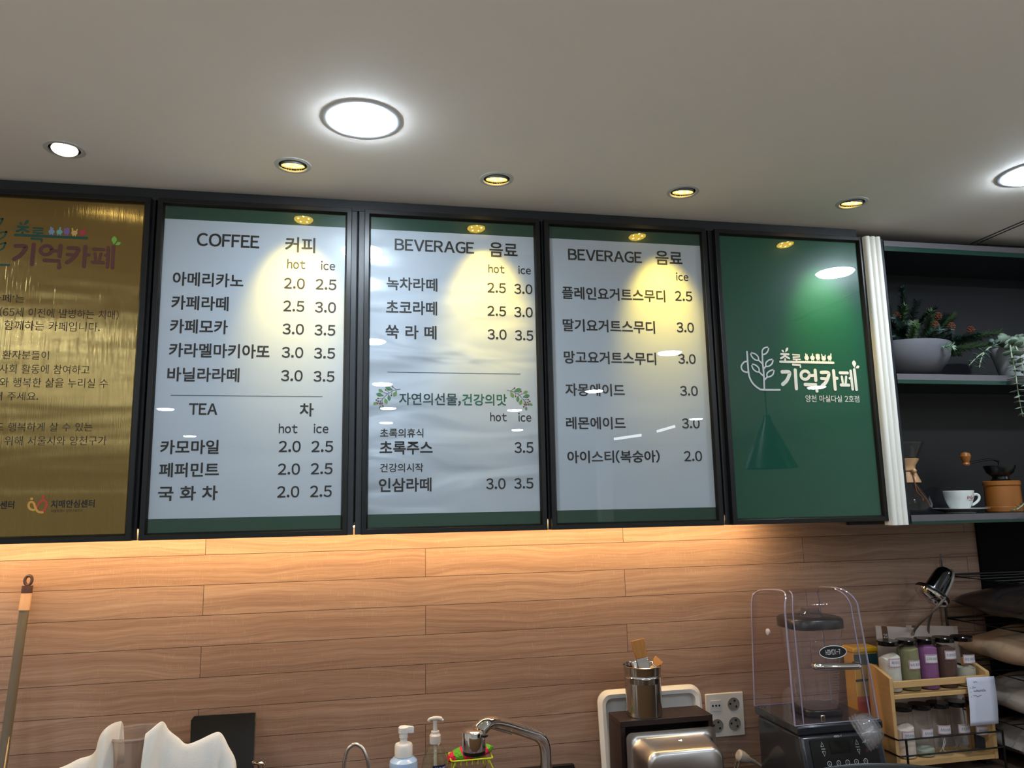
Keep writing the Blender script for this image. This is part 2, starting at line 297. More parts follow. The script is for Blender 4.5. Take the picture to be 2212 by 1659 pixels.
W_STEM= [[(0.0024, 1.9405), (-0.0071, 1.9383), (-0.016, 1.9361), (-0.0268, 1.9304), (-0.0322, 1.9269), (-0.0396, 1.9192), (-0.049, 1.9087), (-0.0558, 1.9066), (-0.0598, 1.9045)], [(-0.0188, 1.9468), (-0.0078, 1.9386)], [(-0.0374, 1.9376), (-0.0268, 1.9304)], [(-0.0217, 1.9225), (-0.0204, 1.9325)], [(-0.0579, 1.9142), (-0.045, 1.9146)], [(-0.0622, 1.9096), (-0.0544, 1.9073)], [(-0.0591, 1.8996), (-0.0551, 1.9066)], [(-0.0533, 1.8998), (-0.049, 1.9087)], [(-0.0463, 1.9008), (-0.0453, 1.9122)], [(-0.0442, 1.8935), (-0.0496, 1.8997), (-0.049, 1.9087)], [(-0.051, 1.8963), (-0.0494, 1.9087)], [(-0.0424, 1.9316), (-0.0322, 1.9269)]]
E_OR= [(-0.887, 1.6309), (-0.8926, 1.6319), (-0.898, 1.6363), (-0.8997, 1.6432), (-0.8978, 1.6492), (-0.8931, 1.6504), (-0.8885, 1.6473), (-0.8857, 1.6404), (-0.8814, 1.6308), (-0.8755, 1.6255), (-0.8671, 1.6245)]
E_RED= [(-0.8808, 1.6386), (-0.8748, 1.6488), (-0.868, 1.6539), (-0.8614, 1.6503), (-0.8599, 1.6407), (-0.8632, 1.6313), (-0.8708, 1.6267)]
E_DOT= [(-0.8939, 1.658), (-0.8682, 1.6627)]
MIRX= 0.3038
for _t, _w in ((P2+P3+P4, .006), (G3, .006), (P5, .006), (P1, -.006), (B1, .006), (S1, .0)):
    prep_glyphs(''.join(q[0] for q in _t), _w)
# ------------------------------------------------------------------ materials
def wood_wall():
    M = bpy.data.materials.new('wood_plank_wall'); M.use_nodes = True; nt = M.node_tree; p = nt.nodes['Principled BSDF']; L = nt.links.new
    tc = nd(nt, 'ShaderNodeTexCoord'); sx = nd(nt, 'ShaderNodeSeparateXYZ'); L(tc.outputs['Object'], sx.inputs[0])
    def mth(op, a, b=None):
        n = nd(nt, 'ShaderNodeMath', operation=op)
        for i, q in enumerate((a, b)):
            if q is None: continue
            if isinstance(q, (int, float)): n.inputs[i].default_value = q
            else: L(q, n.inputs[i])
        return n.outputs[0]
    X = mth('ADD', sx.outputs[0], 11.308); Z = mth('ADD', sx.outputs[2], 8.3075)
    cb = nd(nt, 'ShaderNodeCombineXYZ'); L(X, cb.inputs[0]); L(Z, cb.inputs[1])
    br = nd(nt, 'ShaderNodeTexBrick'); L(cb.outputs[0], br.inputs['Vector'])
    br.offset = .5; br.offset_frequency = 2; br.squash = 1
    br.inputs['Scale'].default_value = 1; br.inputs['Brick Width'].default_value = 1.267; br.inputs['Row Height'].default_value = .0845
    br.inputs['Mortar Size'].default_value = .0011; br.inputs['Mortar Smooth'].default_value = .6; br.inputs['Bias'].default_value = 0
    br.inputs['Color1'].default_value = (0, 0, 0, 1); br.inputs['Color2'].default_value = (1, 1, 1, 1); br.inputs['Mortar'].default_value = (.5, .5, .5, 1)
    rnd = nd(nt, 'ShaderNodeSeparateColor'); L(br.outputs['Color'], rnd.inputs[0]); rv = rnd.outputs[0]
    # slow wobble of the grain, then stretched noise
    wob = nd(nt, 'ShaderNodeTexNoise', noise_dimensions='4D'); wob.inputs['Scale'].default_value = 2.6; wob.inputs['Detail'].default_value = 2
    L(cb.outputs[0], wob.inputs['Vector']); L(mth('MULTIPLY', rv, 40), wob.inputs['W'])
    zz = mth('ADD', mth('MULTIPLY', sx.outputs[2], 95), mth('MULTIPLY', wob.outputs['Fac'], 8))
    gv = nd(nt, 'ShaderNodeCombineXYZ'); L(mth('MULTIPLY', sx.outputs[0], 1.7), gv.inputs[0]); L(zz, gv.inputs[1]); L(mth('MULTIPLY', rv, 31), gv.inputs[2])
    g1 = nd(nt, 'ShaderNodeTexNoise'); g1.inputs['Scale'].default_value = 1; g1.inputs['Detail'].default_value = 6; g1.inputs['Roughness'].default_value = .62
    L(gv.outputs[0], g1.inputs['Vector'])
    fv = nd(nt, 'ShaderNodeCombineXYZ'); L(mth('MULTIPLY', sx.outputs[0], 14), fv.inputs[0]); L(mth('MULTIPLY', sx.outputs[2], 420), fv.inputs[1])
    g2 = nd(nt, 'ShaderNodeTexNoise'); g2.inputs['Scale'].default_value = 1; g2.inputs['Detail'].default_value = 3; L(fv.outputs[0], g2.inputs['Vector'])
    # pale cross-grain nicks
    cv = nd(nt, 'ShaderNodeCombineXYZ'); L(mth('MULTIPLY', sx.outputs[0], 420), cv.inputs[0]); L(mth('MULTIPLY', sx.outputs[2], 34), cv.inputs[1])
    g3 = nd(nt, 'ShaderNodeTexNoise'); g3.inputs['Scale'].default_value = 1; g3.inputs['Detail'].default_value = 1; L(cv.outputs[0], g3.inputs['Vector'])
    g4 = nd(nt, 'ShaderNodeTexNoise'); g4.inputs['Scale'].default_value = 6; L(cb.outputs[0], g4.inputs['Vector'])
    nick = mth('MULTIPLY', mth('GREATER_THAN', g3.outputs['Fac'], .66), mth('MULTIPLY', mth('GREATER_THAN', g4.outputs['Fac'], .5), .10))
    rp = nd(nt, 'ShaderNodeValToRGB'); e = rp.color_ramp.elements
    e[0].position = .33; e[0].color = (*lin((.535, .415, .35)), 1); e[1].position = .68; e[1].color = (*lin((.70, .585, .505)), 1)
    k = rp.color_ramp.elements.new(.5); k.color = (*lin((.625, .50, .425)), 1)
    L(mth('ADD', mth('MULTIPLY', g1.outputs['Fac'], .72), mth('ADD', mth('MULTIPLY', g2.outputs['Fac'], .28), mth('ADD', mth('MULTIPLY', rv, .07), mth('SUBTRACT', nick, .035)))), rp.inputs[0])
    mo = nd(nt, 'ShaderNodeMix', data_type='RGBA'); L(br.outputs['Fac'], mo.inputs[0]); L(rp.outputs[0], mo.inputs[6]); mo.inputs[7].default_value = (.05, .025, .015, 1)
    L(mo.outputs[2], p.inputs['Base Color']); p.inputs['Roughness'].default_value = .55
    bp = nd(nt, 'ShaderNodeBump'); bp.inputs['Strength'].default_value = .35; bp.inputs['Distance'].default_value = .0015
    L(mth('SUBTRACT', mth('MULTIPLY', g2.outputs['Fac'], .5), br.outputs['Fac']), bp.inputs['Height']); L(bp.outputs[0], p.inputs['Normal'])
    return M
def sheet(name, col, rough, wave, coat=0, wz=3.2, wx=1.2):
    """printed film on a board: faintly rippled"""
    M = mat(name, col, rough, 0, .015, 6, coat=coat); nt = M.node_tree; p = nt.nodes['Principled BSDF']
    if wave:
        tc = nd(nt, 'ShaderNodeTexCoord'); mp = nd(nt, 'ShaderNodeMapping'); mp.inputs['Scale'].default_value = (wx, 1, wz)
        nt.links.new(tc.outputs['Object'], mp.inputs[0])
        nz = nd(nt, 'ShaderNodeTexNoise'); nz.inputs['Scale'].default_value = 2.2; nz.inputs['Detail'].default_value = 1.5; nz.inputs['Distortion'].default_value = .6
        nt.links.new(mp.outputs[0], nz.inputs['Vector'])
        bp = nd(nt, 'ShaderNodeBump'); bp.inputs['Strength'].default_value = 1; bp.inputs['Distance'].default_value = wave
        nt.links.new(nz.outputs['Fac'], bp.inputs['Height']); nt.links.new(bp.outputs[0], p.inputs['Normal'])
    return M
def brass():
    M = bpy.data.materials.new('brushed_brass'); M.use_nodes = True; nt = M.node_tree; p = nt.nodes['Principled BSDF']; L = nt.links.new
    p.inputs['Metallic'].default_value = 1; p.inputs['Roughness'].default_value = .17; p.inputs['Base Color'].default_value = (.36, .26, .10, 1)
    tc = nd(nt, 'ShaderNodeTexCoord'); mp = nd(nt, 'ShaderNodeMapping'); mp.inputs['Scale'].default_value = (900, 1, 5); L(tc.outputs['Object'], mp.inputs[0])
    n1 = nd(nt, 'ShaderNodeTexNoise'); n1.inputs['Scale'].default_value = 1; n1.inputs['Detail'].default_value = 2; L(mp.outputs[0], n1.inputs['Vector'])
    m2 = nd(nt, 'ShaderNodeMapping'); m2.inputs['Scale'].default_value = (.55, 1, 4.2); m2.inputs['Rotation'].default_value = (0, R(-3), 0); L(tc.outputs['Object'], m2.inputs[0])
    n2 = nd(nt, 'ShaderNodeTexNoise'); n2.inputs['Scale'].default_value = 2.4; n2.inputs['Detail'].default_value = 2; L(m2.outputs[0], n2.inputs['Vector'])
    b1 = nd(nt, 'ShaderNodeBump'); b1.inputs['Strength'].default_value = 1; b1.inputs['Distance'].default_value = .00042; L(n1.outputs['Fac'], b1.inputs['Height'])
    b2 = nd(nt, 'ShaderNodeBump'); b2.inputs['Strength'].default_value = 1; b2.inputs['Distance'].default_value = .0042; L(n2.outputs['Fac'], b2.inputs['Height'])
    L(b1.outputs[0], b2.inputs['Normal']); L(b2.outputs[0], p.inputs['Normal'])
    return M
M_wall = wood_wall()
M_ceil = mat('ceiling_paint', (.935, .905, .875), .75, var=.015, scale=8, bump=.05, bscale=350)
M_plaster = mat('plaster', (.90, .88, .84), .8, var=.03)
M_floor = mat('floor_tile', (.87, .835, .79), .45, var=.1, scale=3)
M_frame = mat('black_aluminium', (.05, .054, .066), .34, .0, var=.1, scale=60, spec=.42)
M_lip = mat('bronze_lip', (.17, .155, .13), .28, .7, var=.1)
M_door = mat('anthracite_laminate', (.17, .18, .20), .42, var=.08, scale=20)
M_body = mat('carcass_board', (.10, .10, .115), .5)
M_green = sheet('green_print', (.0, .32, .25), .30, .0012); M_green.node_tree.nodes['Principled BSDF'].inputs['Specular IOR Level'].default_value = .3
M_greenb = sheet('dark_green_print', (.03, .25, .20), .3, .0008)
M_white = sheet('white_print', (.76, .785, .845), .32, .0035)
M_whitew = sheet('white_print_rippled', (.76, .785, .845), .24, .021, wz=4.2, wx=1.3)
M_ink = mat('black_ink', (.075, .065, .09), .5, var=.02)
M_teal = mat('teal_ink', (.07, .24, .25), .5, var=.02); M_gink = mat('green_ink', (.05, .37, .26), .5, var=.02)
M_vinyl = mat('white_vinyl', (.93, .93, .95), .5, var=.02)
M_pane = glass('clear_pane', (.97, .985, .98), 0, 1.5)
M_brass = brass()
M_ledw = emis('led_white', (.76, .89, 1.0), LED_E)
M_trimw = mat('white_trim_ring', (.85, .87, .9), .4, var=.02)
M_cream = mat('cream_moulding', (.95, .94, .91), .5, var=.02)
M_navy = mat('navy_laminate', (.05, .062, .095), .45, var=.08)
M_lilac = mat('grey_edge', (.37, .355, .375), .45); M_gedge = mat('green_edge', (.07, .22, .18), .3, var=.05)
# ------------------------------------------------------------------ room shell
def struct(name, b, M, **k):
    o = b.build(name, M, **k); o['kind'] = 'structure'; return o
struct('wall_back', B().box(-4, 5, .30, .40, 0, CEIL), M_wall)
struct('wall_left', B().box(-4.1, -4, -9, .30, 0, CEIL), M_plaster)
struct('wall_right', B().box(5, 5.1, -9, .30, 0, CEIL), M_plaster)
struct('wall_front', B().box(-4, 5, -9.1, -9, 0, CEIL), M_plaster)
struct('floor', B().box(-4.1, 5.1, -9.1, .40, -.1, 0), M_floor)
struct('trim_1', B().box(2.041, 3.2, .288, .2995, .80, 1.537), mat('black_wall_panel', (.012, .012, .014), .8, spec=.15))
SPOTS = [(-.808, -.183), (-.280, -.178), (.247, -.176), (.782, -.173), (1.317, -.173)]
cu = bpy.data.curves.new('ceiling', 'CURVE'); cu.dimensions = '2D'; cu.fill_mode = 'BOTH'
def poly2(pts):
    s = cu.splines.new('POLY'); s.points.add(len(pts)-1); s.use_cyclic_u = True
    for q, (x, y) in zip(s.points, pts): q.co = (x, y, 0, 1)
poly2([(-4.1, -9.1), (5.1, -9.1), (5.1, .4), (-4.1, .4)])
for x, y in SPOTS: poly2([(x+.0345*math.cos(k*math.pi/16), y+.0345*math.sin(k*math.pi/16)) for k in range(32)])
co = bpy.data.objects.new('ceiling_outline', cu); COL.objects.link(co)
dg = bpy.context.evaluated_depsgraph_get(); dg.update()
me = bpy.data.meshes.new_from_object(co.evaluated_get(dg)); bpy.data.objects.remove(co)
me.name = 'ceiling'; me.materials.clear(); me.materials.append(M_ceil)
bm = bmesh.new(); bm.from_mesh(me); bmesh.ops.remove_doubles(bm, verts=bm.verts, dist=1e-5)
for fc in bm.faces: fc.normal_update(); 
bmesh.ops.recalc_face_normals(bm, faces=bm.faces)
if sum(fc.normal.z*fc.calc_area() for fc in bm.faces) > 0: bmesh.ops.reverse_faces(bm, faces=bm.faces)
bm.to_mesh(me); bm.free()
ceil = bpy.data.objects.new('ceiling', me); COL.objects.link(ceil); ceil.location.z = CEIL; ceil['kind'] = 'structure'
ceil.modifiers.new('solid', 'SOLIDIFY').thickness = .001
# seams of the access hatch by the shelf
b = B(); b.box(1.962, 1.966, -1.2, .09, CEIL-.0022, CEIL); b.box(1.983, 1.9865, -1.2, .07, CEIL-.002, CEIL); b.box(1.9865, 3.2, .086, .0895, CEIL-.002, CEIL)
struct('trim_2', b, mat('seam_shadow_gap', (.20, .21, .24), .7))
struct('trim_3', B().box(-1.72, 1.472, .026, .298, 2.453, CEIL-.0005), mat('cornice_board', (.13, .135, .15), .5))
# fluted cream moulding at the end of the boards
b = B(); P = []
x0, wd = 1.4705, .0575
for i in range(3):
    for k in range(9):
        t = k/8; P.append((x0+wd*(i+t)/3, -.010-.0085*math.sin(math.pi*t)**.6 if 0 < t < 1 else -.010))
P += [(x0+wd, .02), (x0, .02)]
b.prism(P, lambda u, v, ww: (u, v, ww), 1.538, 2.448)
struct('trim_4', b, M_cream, ang=50)
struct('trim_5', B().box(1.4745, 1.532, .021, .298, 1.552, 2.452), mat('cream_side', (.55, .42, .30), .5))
# ------------------------------------------------------------------ ceiling lights
def led(x, y, label, grp):
    t = thing('ceiling_downlight', (x, y, CEIL), label, 'ceiling light', grp)
    B().lathe([(.087, 0), (.088, -.001), (.0855, -.0022), (.0705, -.003), (.0695, -.002)], (0, 0, 0), 40, None, False, False).build('trim_ring', M_trimw, t, local=True)
    B().lathe([(.0700, -.0026), (.064, -.0085), (.040, -.0125), (.0005, -.0135)], (0, 0, 0), 40, None, False, False).build('diffuser', M_ledw, t, local=True)
    return t
g = 'round white LED downlights on the ceiling'
l0 = led(-.108, -.4385, 'large round white LED downlight on the ceiling above the menu boards', g)
def lcopy(x, y, label, grp=g):
    c = copy_tree(l0); c.location = (x, y, CEIL); c['label'] = label; c['group'] = grp; return c
lcopy(1.686, -.435, 'round white LED downlight cut off by the right edge of the ceiling')
hid = 'round white LED downlight behind the viewer, mirrored in the boards'
for x, y in ((-1.89, -.44), (-.05, -1.88), (1.67, -2.01), (-1.85, -1.9), (.04, -3.30), (1.68, -3.52), (-1.8, -3.4), (.13, -4.66), (1.29, -4.74), (-1.75, -4.8), (.15, -5.84), (3.4, -1.2), (3.4, -3.2), (-2.08, -7.35), (1.7, -6.6), (3.4, -5.4)):
    lcopy(x, y, hid, 'downlights behind the viewer')
M_gim = mat('grey_gimbal', (.42, .42, .44), .4, var=.05); M_reflw = emis('warm_lamp_face', (1, .64, .06), 9); M_dot = emis('warm_led_chip', (1, .85, .5), 40); M_reflb = emis('warm_lamp_bright', (1, .88, .55), 14)
def spot(x, y, aim, label, tiltx, roll, bright=False):
    t = thing('spot_downlight', (x, y, CEIL), label, 'spotlight', 'adjustable yellow spotlights in the ceiling')
    B().lathe([(.0345, .012), (.0345, -.001), (.0365, -.003), (.045, -.0022), (.046, 0)], n=40, cap0=False, cap1=False).build('trim_ring', mat('pale_spot_ring', (.74, .74, .73), .45, var=.02), t, local=True)
    B().lathe([(.0345, .0), (.0345, .07), (.001, .07)], n=32, cap0=False, cap1=False).build('housing', mat('dark_housing', (.12, .12, .13), .5), t, local=True)
    Mx = Matrix.Rotation(R(roll), 3, 'Z') @ Matrix.Rotation(R(tiltx), 3, 'X'); c = Vector((0, 0, .006))
    B().lathe([(.027, .032), (.0305, .014), (.0305, -.008), (.0285, -.0085), (.0285, -.006)], c, 32, Mx, True, False).build('lamp_head', M_gim, t, local=True)
    B().lathe([(.0285, -.0055), (.012, -.0035), (.0005, -.003)], c, 28, Mx, False, False).build('lamp_face', M_reflb if bright else M_reflw, t, local=True)
    bb = B()
    for k in range(5):
        a = 2*math.pi*k/5+.3; bb.lathe([(.0028, -.0065), (.002, -.0075), (.0002, -.008)], c+Mx @ Vector((.016*math.cos(a), .016*math.sin(a), 0)), 10, Mx, True, False)
    bb.build('led_chips', M_dot, t, local=True)
    ld = bpy.data.lights.new('spot_lamp', 'SPOT'); ld.energy = SPOT_W; ld.color = (1, .68, .08); ld.spot_size = R(50); ld.spot_blend = 1.0; ld.shadow_soft_size = .02
    lo = bpy.data.objects.new('spot_lamp', ld); COL.objects.link(lo); lo.parent = t
    mm = (Matrix.Rotation(R(tiltx+aim), 3, 'X') if aim else Mx).to_4x4(); mm.translation = c+Mx @ Vector((0, 0, -.012)); lo.matrix_local = mm
    return t
spot(*SPOTS[0], 0, 'leftmost small spotlight in the ceiling, tilted out and glaring bright white', -12, 20, True)
for k, lab in ((1, 'small recessed yellow spotlight in the ceiling above the coffee board'), (2, 'small recessed yellow spotlight in the ceiling above the board with the leafy sprigs'),
               (3, 'small recessed yellow spotlight in the ceiling above the smoothie board'), (4, 'rightmost small recessed yellow spotlight, above the green logo board')):
    spot(*SPOTS[k], 21, lab, 11, 0)
# ------------------------------------------------------------------ wall cabinets
XB = [-1.715, -1.182, -.650, -.117, .4125, .946, 1.4705]
cn = ['far left wall cabinet behind the brass sign, cut off by the photo edge', 'black wall cabinet behind the brass sign', 'black wall cabinet behind the coffee menu board', 'black wall cabinet behind the board with the leafy sprigs', 'black wall cabinet behind the smoothie menu board', 'black wall cabinet behind the green logo board']
for i in range(1, 6):
    a, c = XB[i], XB[i+1]
    t = thing('wall_cabinet', ((a+c)/2, .3, 1.55), cn[i], 'cabinet', 'wall cabinets behind the menu boards')
    B().box(a+.001, c-.001, .042, .2995, 1.578, 2.4525).build('body', M_body, t)
    B().box(a+.002, c-.002, .0225, .0415, 1.5505, 2.4515).build('door', M_door, t, bevel=.0015)
B_ = B().box(-1.7, 1.19, .196, .214, 1.570, 1.5775); ls = B_.build('led_strip', mat('strip_channel', (.5, .5, .5), .4, .6), None)
tag(ls, 'slim warm LED strip tucked under the wall cabinets, lighting the wood wall', 'light strip')
B().hexa([(-1.695, .198, 1.5660), (1.185, .198, 1.5660), (1.185, .212, 1.5695), (-1.695, .212, 1.5695), (-1.695, .198, 1.5698), (1.185, .198, 1.5698), (1.185, .212, 1.5699), (-1.695, .212, 1.5699)]).build('led_tape', emis('warm_strip', (1, .67, .32), STRIP_E), ls)
# ------------------------------------------------------------------ menu boards
BZ0, BZ1 = 1.5505, 2.4505
FR = [(0, .0215), (0, .0015), (.0012, 0), (.0125, 0), (.0135, .001), (.0175, .0085), (.0175, .0215)]
def board(x0, x1, name, label, cat):
    t = thing(name, ((x0+x1)/2, .0215, BZ0), label, cat, 'framed boards on the wall cabinets')
    frame_loft(B(), x0, x1, BZ0, BZ1, FR).build('frame', M_frame, t)
    frame_loft(B(), x0+.0134, x1-.0134, BZ0+.0134, BZ1-.0134, [(0, .0008), (.0042, .0082), (.0042, .009), (-.001, .009)]).build('inner_lip', M_lip, t)
    return t
YS, YT = .0120, .0113
def poster(t, x0, x1, M): return B().box(x0+.0172, x1-.0172, .0130, .0210, BZ0+.0172, BZ1-.0172).build('poster', M, t)
def pane(t, x0, x1): return B().box(x0+.0172, x1-.0172, .0088, .0104, BZ0+.0172, BZ1-.0172).build('glass_pane', M_pane, t)
def lines(po, name, L, M, wt, Y=YT, **k):
    for s, a, c, z, h in L:
        b = B(); text_into(b, s, a, c, z, h, Y, wt, **k); o = b.build(name, M, po, normals=False, weld=False)
    return o
SMALL = {'초록의휴식', '건강의시작'}
HEAD = {'COFFEE', 'BEVERAGE', '커피', '음료', 'TEA', '차'}
def menu(x0, x1, label, L, rules, M):
    t = board(x0, x1, 'menu_board', label, 'menu board')
    po = poster(t, x0, x1, M_greenb)
    B().box(x0+.0172, x1-.0172, YS, .0131, 1.6025, 2.3965).build('menu_sheet', M, po)
    kor = [q for q in L if ord(q[0][0]) >= 0xAC00]
    lines(po, 'heading', [q for q in L if q[0] in HEAD], M_ink, .006, fat=.012)
    lines(po, 'price', [q for q in L if q[0][0].isdigit() or q[0] in ('hot', 'ice')], M_ink, .006, track=.10, fat=.007)
    lines(po, 'drink_name', [q for q in kor if q[0] not in HEAD and q[0] not in SMALL], M_ink, .006, fat=.013)
    if x0 == -.099: lines(po, 'drink_name', [q for q in kor if q[0] in SMALL], M_ink, .006, fat=.004)
    if rules:
        b = B()
        for s, a, c, z, h in rules: b.add([(a, YT, z-.0007), (c, YT, z-.0007), (c, YT, z+.0007), (a, YT, z+.0007)], [(0, 1, 2, 3)])
        b.build('divider_line', M_teal, po)
    return t, po
t2, po2 = menu(-.642, -.134, 'framed white COFFEE and TEA price board, second from the left', P2, L2, M_white); pane(t2, -.642, -.134)
t3, po3 = menu(-.099, .406, 'framed white BEVERAGE price board with two leafy berry sprigs', P3, L3, M_whitew); pane(t3, -.099, .406)
t4, po4 = menu(.419, .9315, 'framed white BEVERAGE price board with one ice column of smoothies', P4, None, M_white); pane(t4, .419, .9315)
lines(po3, 'slogan', G3[:1], M_teal, .006, fat=.008); lines(po3, 'slogan', G3[1:], M_gink, .006, fat=.008)
def wreath(po, fx):
    f = lambda u, v: (fx(u), YT, v)
    stem = B(); lg = B(); dk = B(); br = B(); vn = B()
    for q in W_STEM: stroke(stem, q, .0011, YT, f)
    for i, (a, c, wd, d) in enumerate(W_LEAF):
        leaf2d(dk if d else lg, a, c, wd, YT, f=f)
        if d:
            f2 = lambda u, v: (fx(u), YT-.0002, v)
            av, cv = Vector(a), Vector(c); d2 = cv-av; nn = Vector((-d2.y, d2.x)).normalized()*wd*.3
            for k in (.35, .5, .65, .8):
                p = av+d2*k
                for s_ in (-1, 1): stroke(vn, [tuple(p), tuple(p+d2*.1+nn*s_)], .0007, YT, f2)
            stroke(vn, [tuple(av), tuple(av+d2*.9)], .0006, YT, f2)
    for q in W_BERRY: disc(br, q, .0021, YT-.0002, f=lambda u, v: (fx(u), YT-.0002, v))
    kw = dict(normals=False, weld=False)
    s = stem.build('sprig', mat('stem_ink', (.32, .24, .22), .5), po, **kw)
    for nm, bb, M in (('leaves', lg, mat('light_leaf_ink', (.42, .58, .32), .5, var=.15)), ('leaves', dk, mat('dark_leaf_ink', (.12, .42, .27), .5, var=.15)), ('leaf_veins', vn, mat('vein_ink', (.5, .68, .5), .5)), ('berries', br, mat('berry_ink', (.48, .10, .16), .5))):
        pass
    n0 = len(s.data.materials)
    # one printed sprig: merge its inks into a single mesh with several materials
    me = bpy.data.meshes.new('sprig'); V = []; F = []; MI = []
    mats = [stem, lg, dk, vn, br]; mm = ['stem_ink', 'light_leaf_ink', 'dark_leaf_ink', 'vein_ink', 'berry_ink']
    off = wl(po)
    for i, bb in enumerate(mats):
        n = len(V); V += [p-off for p in bb.v]; F += [[q+n for q in fc] for fc in bb.f]; MI += [i]*len(bb.f)
    me.from_pydata(V, [], F)
    for q in mm: me.materials.append(MATS[q])
    me.polygons.foreach_set('material_index', MI); s.data = me
wreath(po3, lambda u: u); wreath(po3, lambda u: MIRX-u)
# green logo board
def logo(po, ox, oz, k, mats, Y=YT):
    f = lambda u, v: (ox+k*u, Y, oz+k*v)
    b = B()
    for q, wd in LOGO_CUP: stroke(b, q, wd, Y, f)
    b.build('cup_and_plant_emblem', mats[0], po, normals=False, weld=False)
    b = B()
    for i, (q, wd) in enumerate(LOGO_CHO): stroke(b, q, wd, Y, f, smooth=len(q) > 3 and False)
    for a, c, wd in LOGO_LEAF[:2]: leaf2d(b, a, c, wd, Y, f=f)
    b.build('small_lettering', mats[0], po, normals=False, weld=False)
    b = B()
    for i, (q, wd) in enumerate(LOGO_MEM): stroke(b, q, wd, Y, f, smooth=len(q) > 3)
    b.build('large_lettering', mats[1], po, normals=False, weld=False)
    b = B()
    for a, c, wd in LOGO_LEAF[2:]: leaf2d(b, a, c, wd, Y, f=f)
    b.build('sprout_mark', mats[2], po, normals=False, weld=False)
    for i, (hx, hz) in enumerate(HANDS):
        b = B(); disc(b, (hx, hz-.001), .0078, Y, .0072, f=f)
        if i == 2:
            for d in (-.0055, -.0018, .0019, .0052): stroke(b, [(hx+d*.9, hz), (hx+d, hz+.0105-abs(d)*.4)], .0034, Y, f)
        else:
            sx = (-.3, .15, 0, -.75, .8)[i]*.0075; stroke(b, [(hx+sx*.8, hz+.002), (hx+sx, hz+.0115)], .0038, Y, f)
            if i in (0, 3): stroke(b, [(hx-sx*.9, hz+.002), (hx-sx*1.1, hz+.009)], .0034, Y, f)
        for d in (-.003, .003): stroke(b, [(hx+d, hz-.006), (hx+d*1.1, hz-.0112)], .0024, Y, f)
        b.build('hand_mark', mats[3+i], po, normals=False, weld=False)
x0, x1 = .961, 1.4735
t5 = board(x0, x1, 'logo_board', 'framed glossy green board with a white cup and plant logo, rightmost', 'sign')
po5 = poster(t5, x0, x1, M_green); pane(t5, x0, x1)
logo(po5, 1.1525, 2.0046, 1, [M_vinyl]*8)
lines(po5, 'branch_lettering', P5, M_vinyl, .006)
# brass sign
x0, x1 = -1.169, -.659
t1 = board(x0, x1, 'brass_sign', 'framed brushed brass sign with dark lettering, cut off by the left edge', 'sign')
po1 = poster(t1, x0, x1, M_brass)
dgk = mat('deep_green_ink', (.04, .27, .22), .5, var=.03)
logo(po1, -.9845, 2.301, .928, [dgk, mat('brown_ink', (.34, .17, .16), .5, var=.03), mat('leaf_green_ink', (.42, .66, .27), .5, var=.03), mat('blue_ink', (.45, .55, .68), .5), mat('teal_pale_ink', (.42, .62, .62), .5), mat('violet_ink', (.47, .36, .58), .5), mat('orange_ink', (.78, .62, .36), .5), mat('red_ink', (.66, .16, .24), .5)], Y=.0127)
M_ink1 = mat('etched_black', (.03, .025, .03), .5)
lines(po1, 'notice_line', P1, M_ink1, -.006, Y=.0127, track=.09)
lines(po1, 'centre_name', B1, M_ink1, .006, Y=.0127, fat=.02); lines(po1, 'centre_name', S1, M_ink1, .0, Y=.0127)
b = B(); stroke(b, E_OR, .0052, .0127); disc(b, E_DOT[0], .0034, .0127); b.build('emblem_ribbon', mat('orange_emblem', (.80, .58, .26), .5), po1, normals=False, weld=False)
b = B(); stroke(b, E_RED, .0050, .0128); disc(b, E_DOT[1], .0039, .0128); b.build('emblem_ribbon', mat('red_emblem', (.72, .22, .18), .5), po1, normals=False, weld=False)
# ------------------------------------------------------------------ shared materials for the small things
M_chrome = mat('chrome', (.93, .93, .94), .06, 1, .02); M_steel = mat('stainless_steel', (.80, .79, .78), .13, 1, .04)
M_satin = mat('satin_steel', (.76, .74, .73), .32, 1, .05, 40)
M_black = mat('black_plastic', (.045, .045, .05), .3, 0, .1); M_blackm = mat('black_metal', (.035, .035, .04), .38, .0, .1)
M_gran = mat('black_granite', (.05, .055, .065), .15, 0, .9, 220)
M_wplas = mat('white_plastic', (.88, .86, .84), .35, 0, .02); M_dbrown = mat('dark_brown_laminate', (.155, .095, .08), .42, 0, .25, 60, stretch=(1, 1, 8))
M_bamboo = mat('bamboo_wood', (.83, .66, .44), .45, 0, .12, 26, stretch=(.6, .6, 7)); M_paper = mat('paper', (.80, .80, .86), .7, 0, .02)
M_jar = glass('jar_glass', (.985, .99, .985), .01, 1.4); M_clear = glass('clear_plastic', (.93, .93, .95), .03, 1.4, .03, edge=1.8)
CT = .80
# ------------------------------------------------------------------ display shelf on the right
SX0, SX1 = 1.534, 2.75
t = thing('display_shelf', (2.1, .3, 1.538), 'dark open display shelf on the wall, right of the cream moulding', 'shelf')
B().box(SX0, SX1, .284, .2995, 1.53, 2.447).build('back_panel', M_navy, t)
B().box(SX0, SX0+.014, .003, .284, 1.539, 2.447).build('side_panel', M_navy, t); B().box(SX1-.014, SX1, .003, .284, 1.539, 2.447).build('side_panel', M_navy, t)
for zt, zb, ze in ((2.442, 2.424, 2.408), (2.005, 1.986, 1.974), (1.566, 1.547, 1.538)):
    s = B().box(SX0+.0145, SX1-.0145, .0015, .2835, zb, zt).build('shelf_board', M_navy, t)
    B().box(SX0+.0145, SX1-.0145, -.0005, .0014, zb, zt).build('front_edge', M_lilac, s)
    B().box(SX0+.0145, SX1-.0145, -.0005, .0014, ze, zb-.0003).build('edge_strip', M_gedge, s)
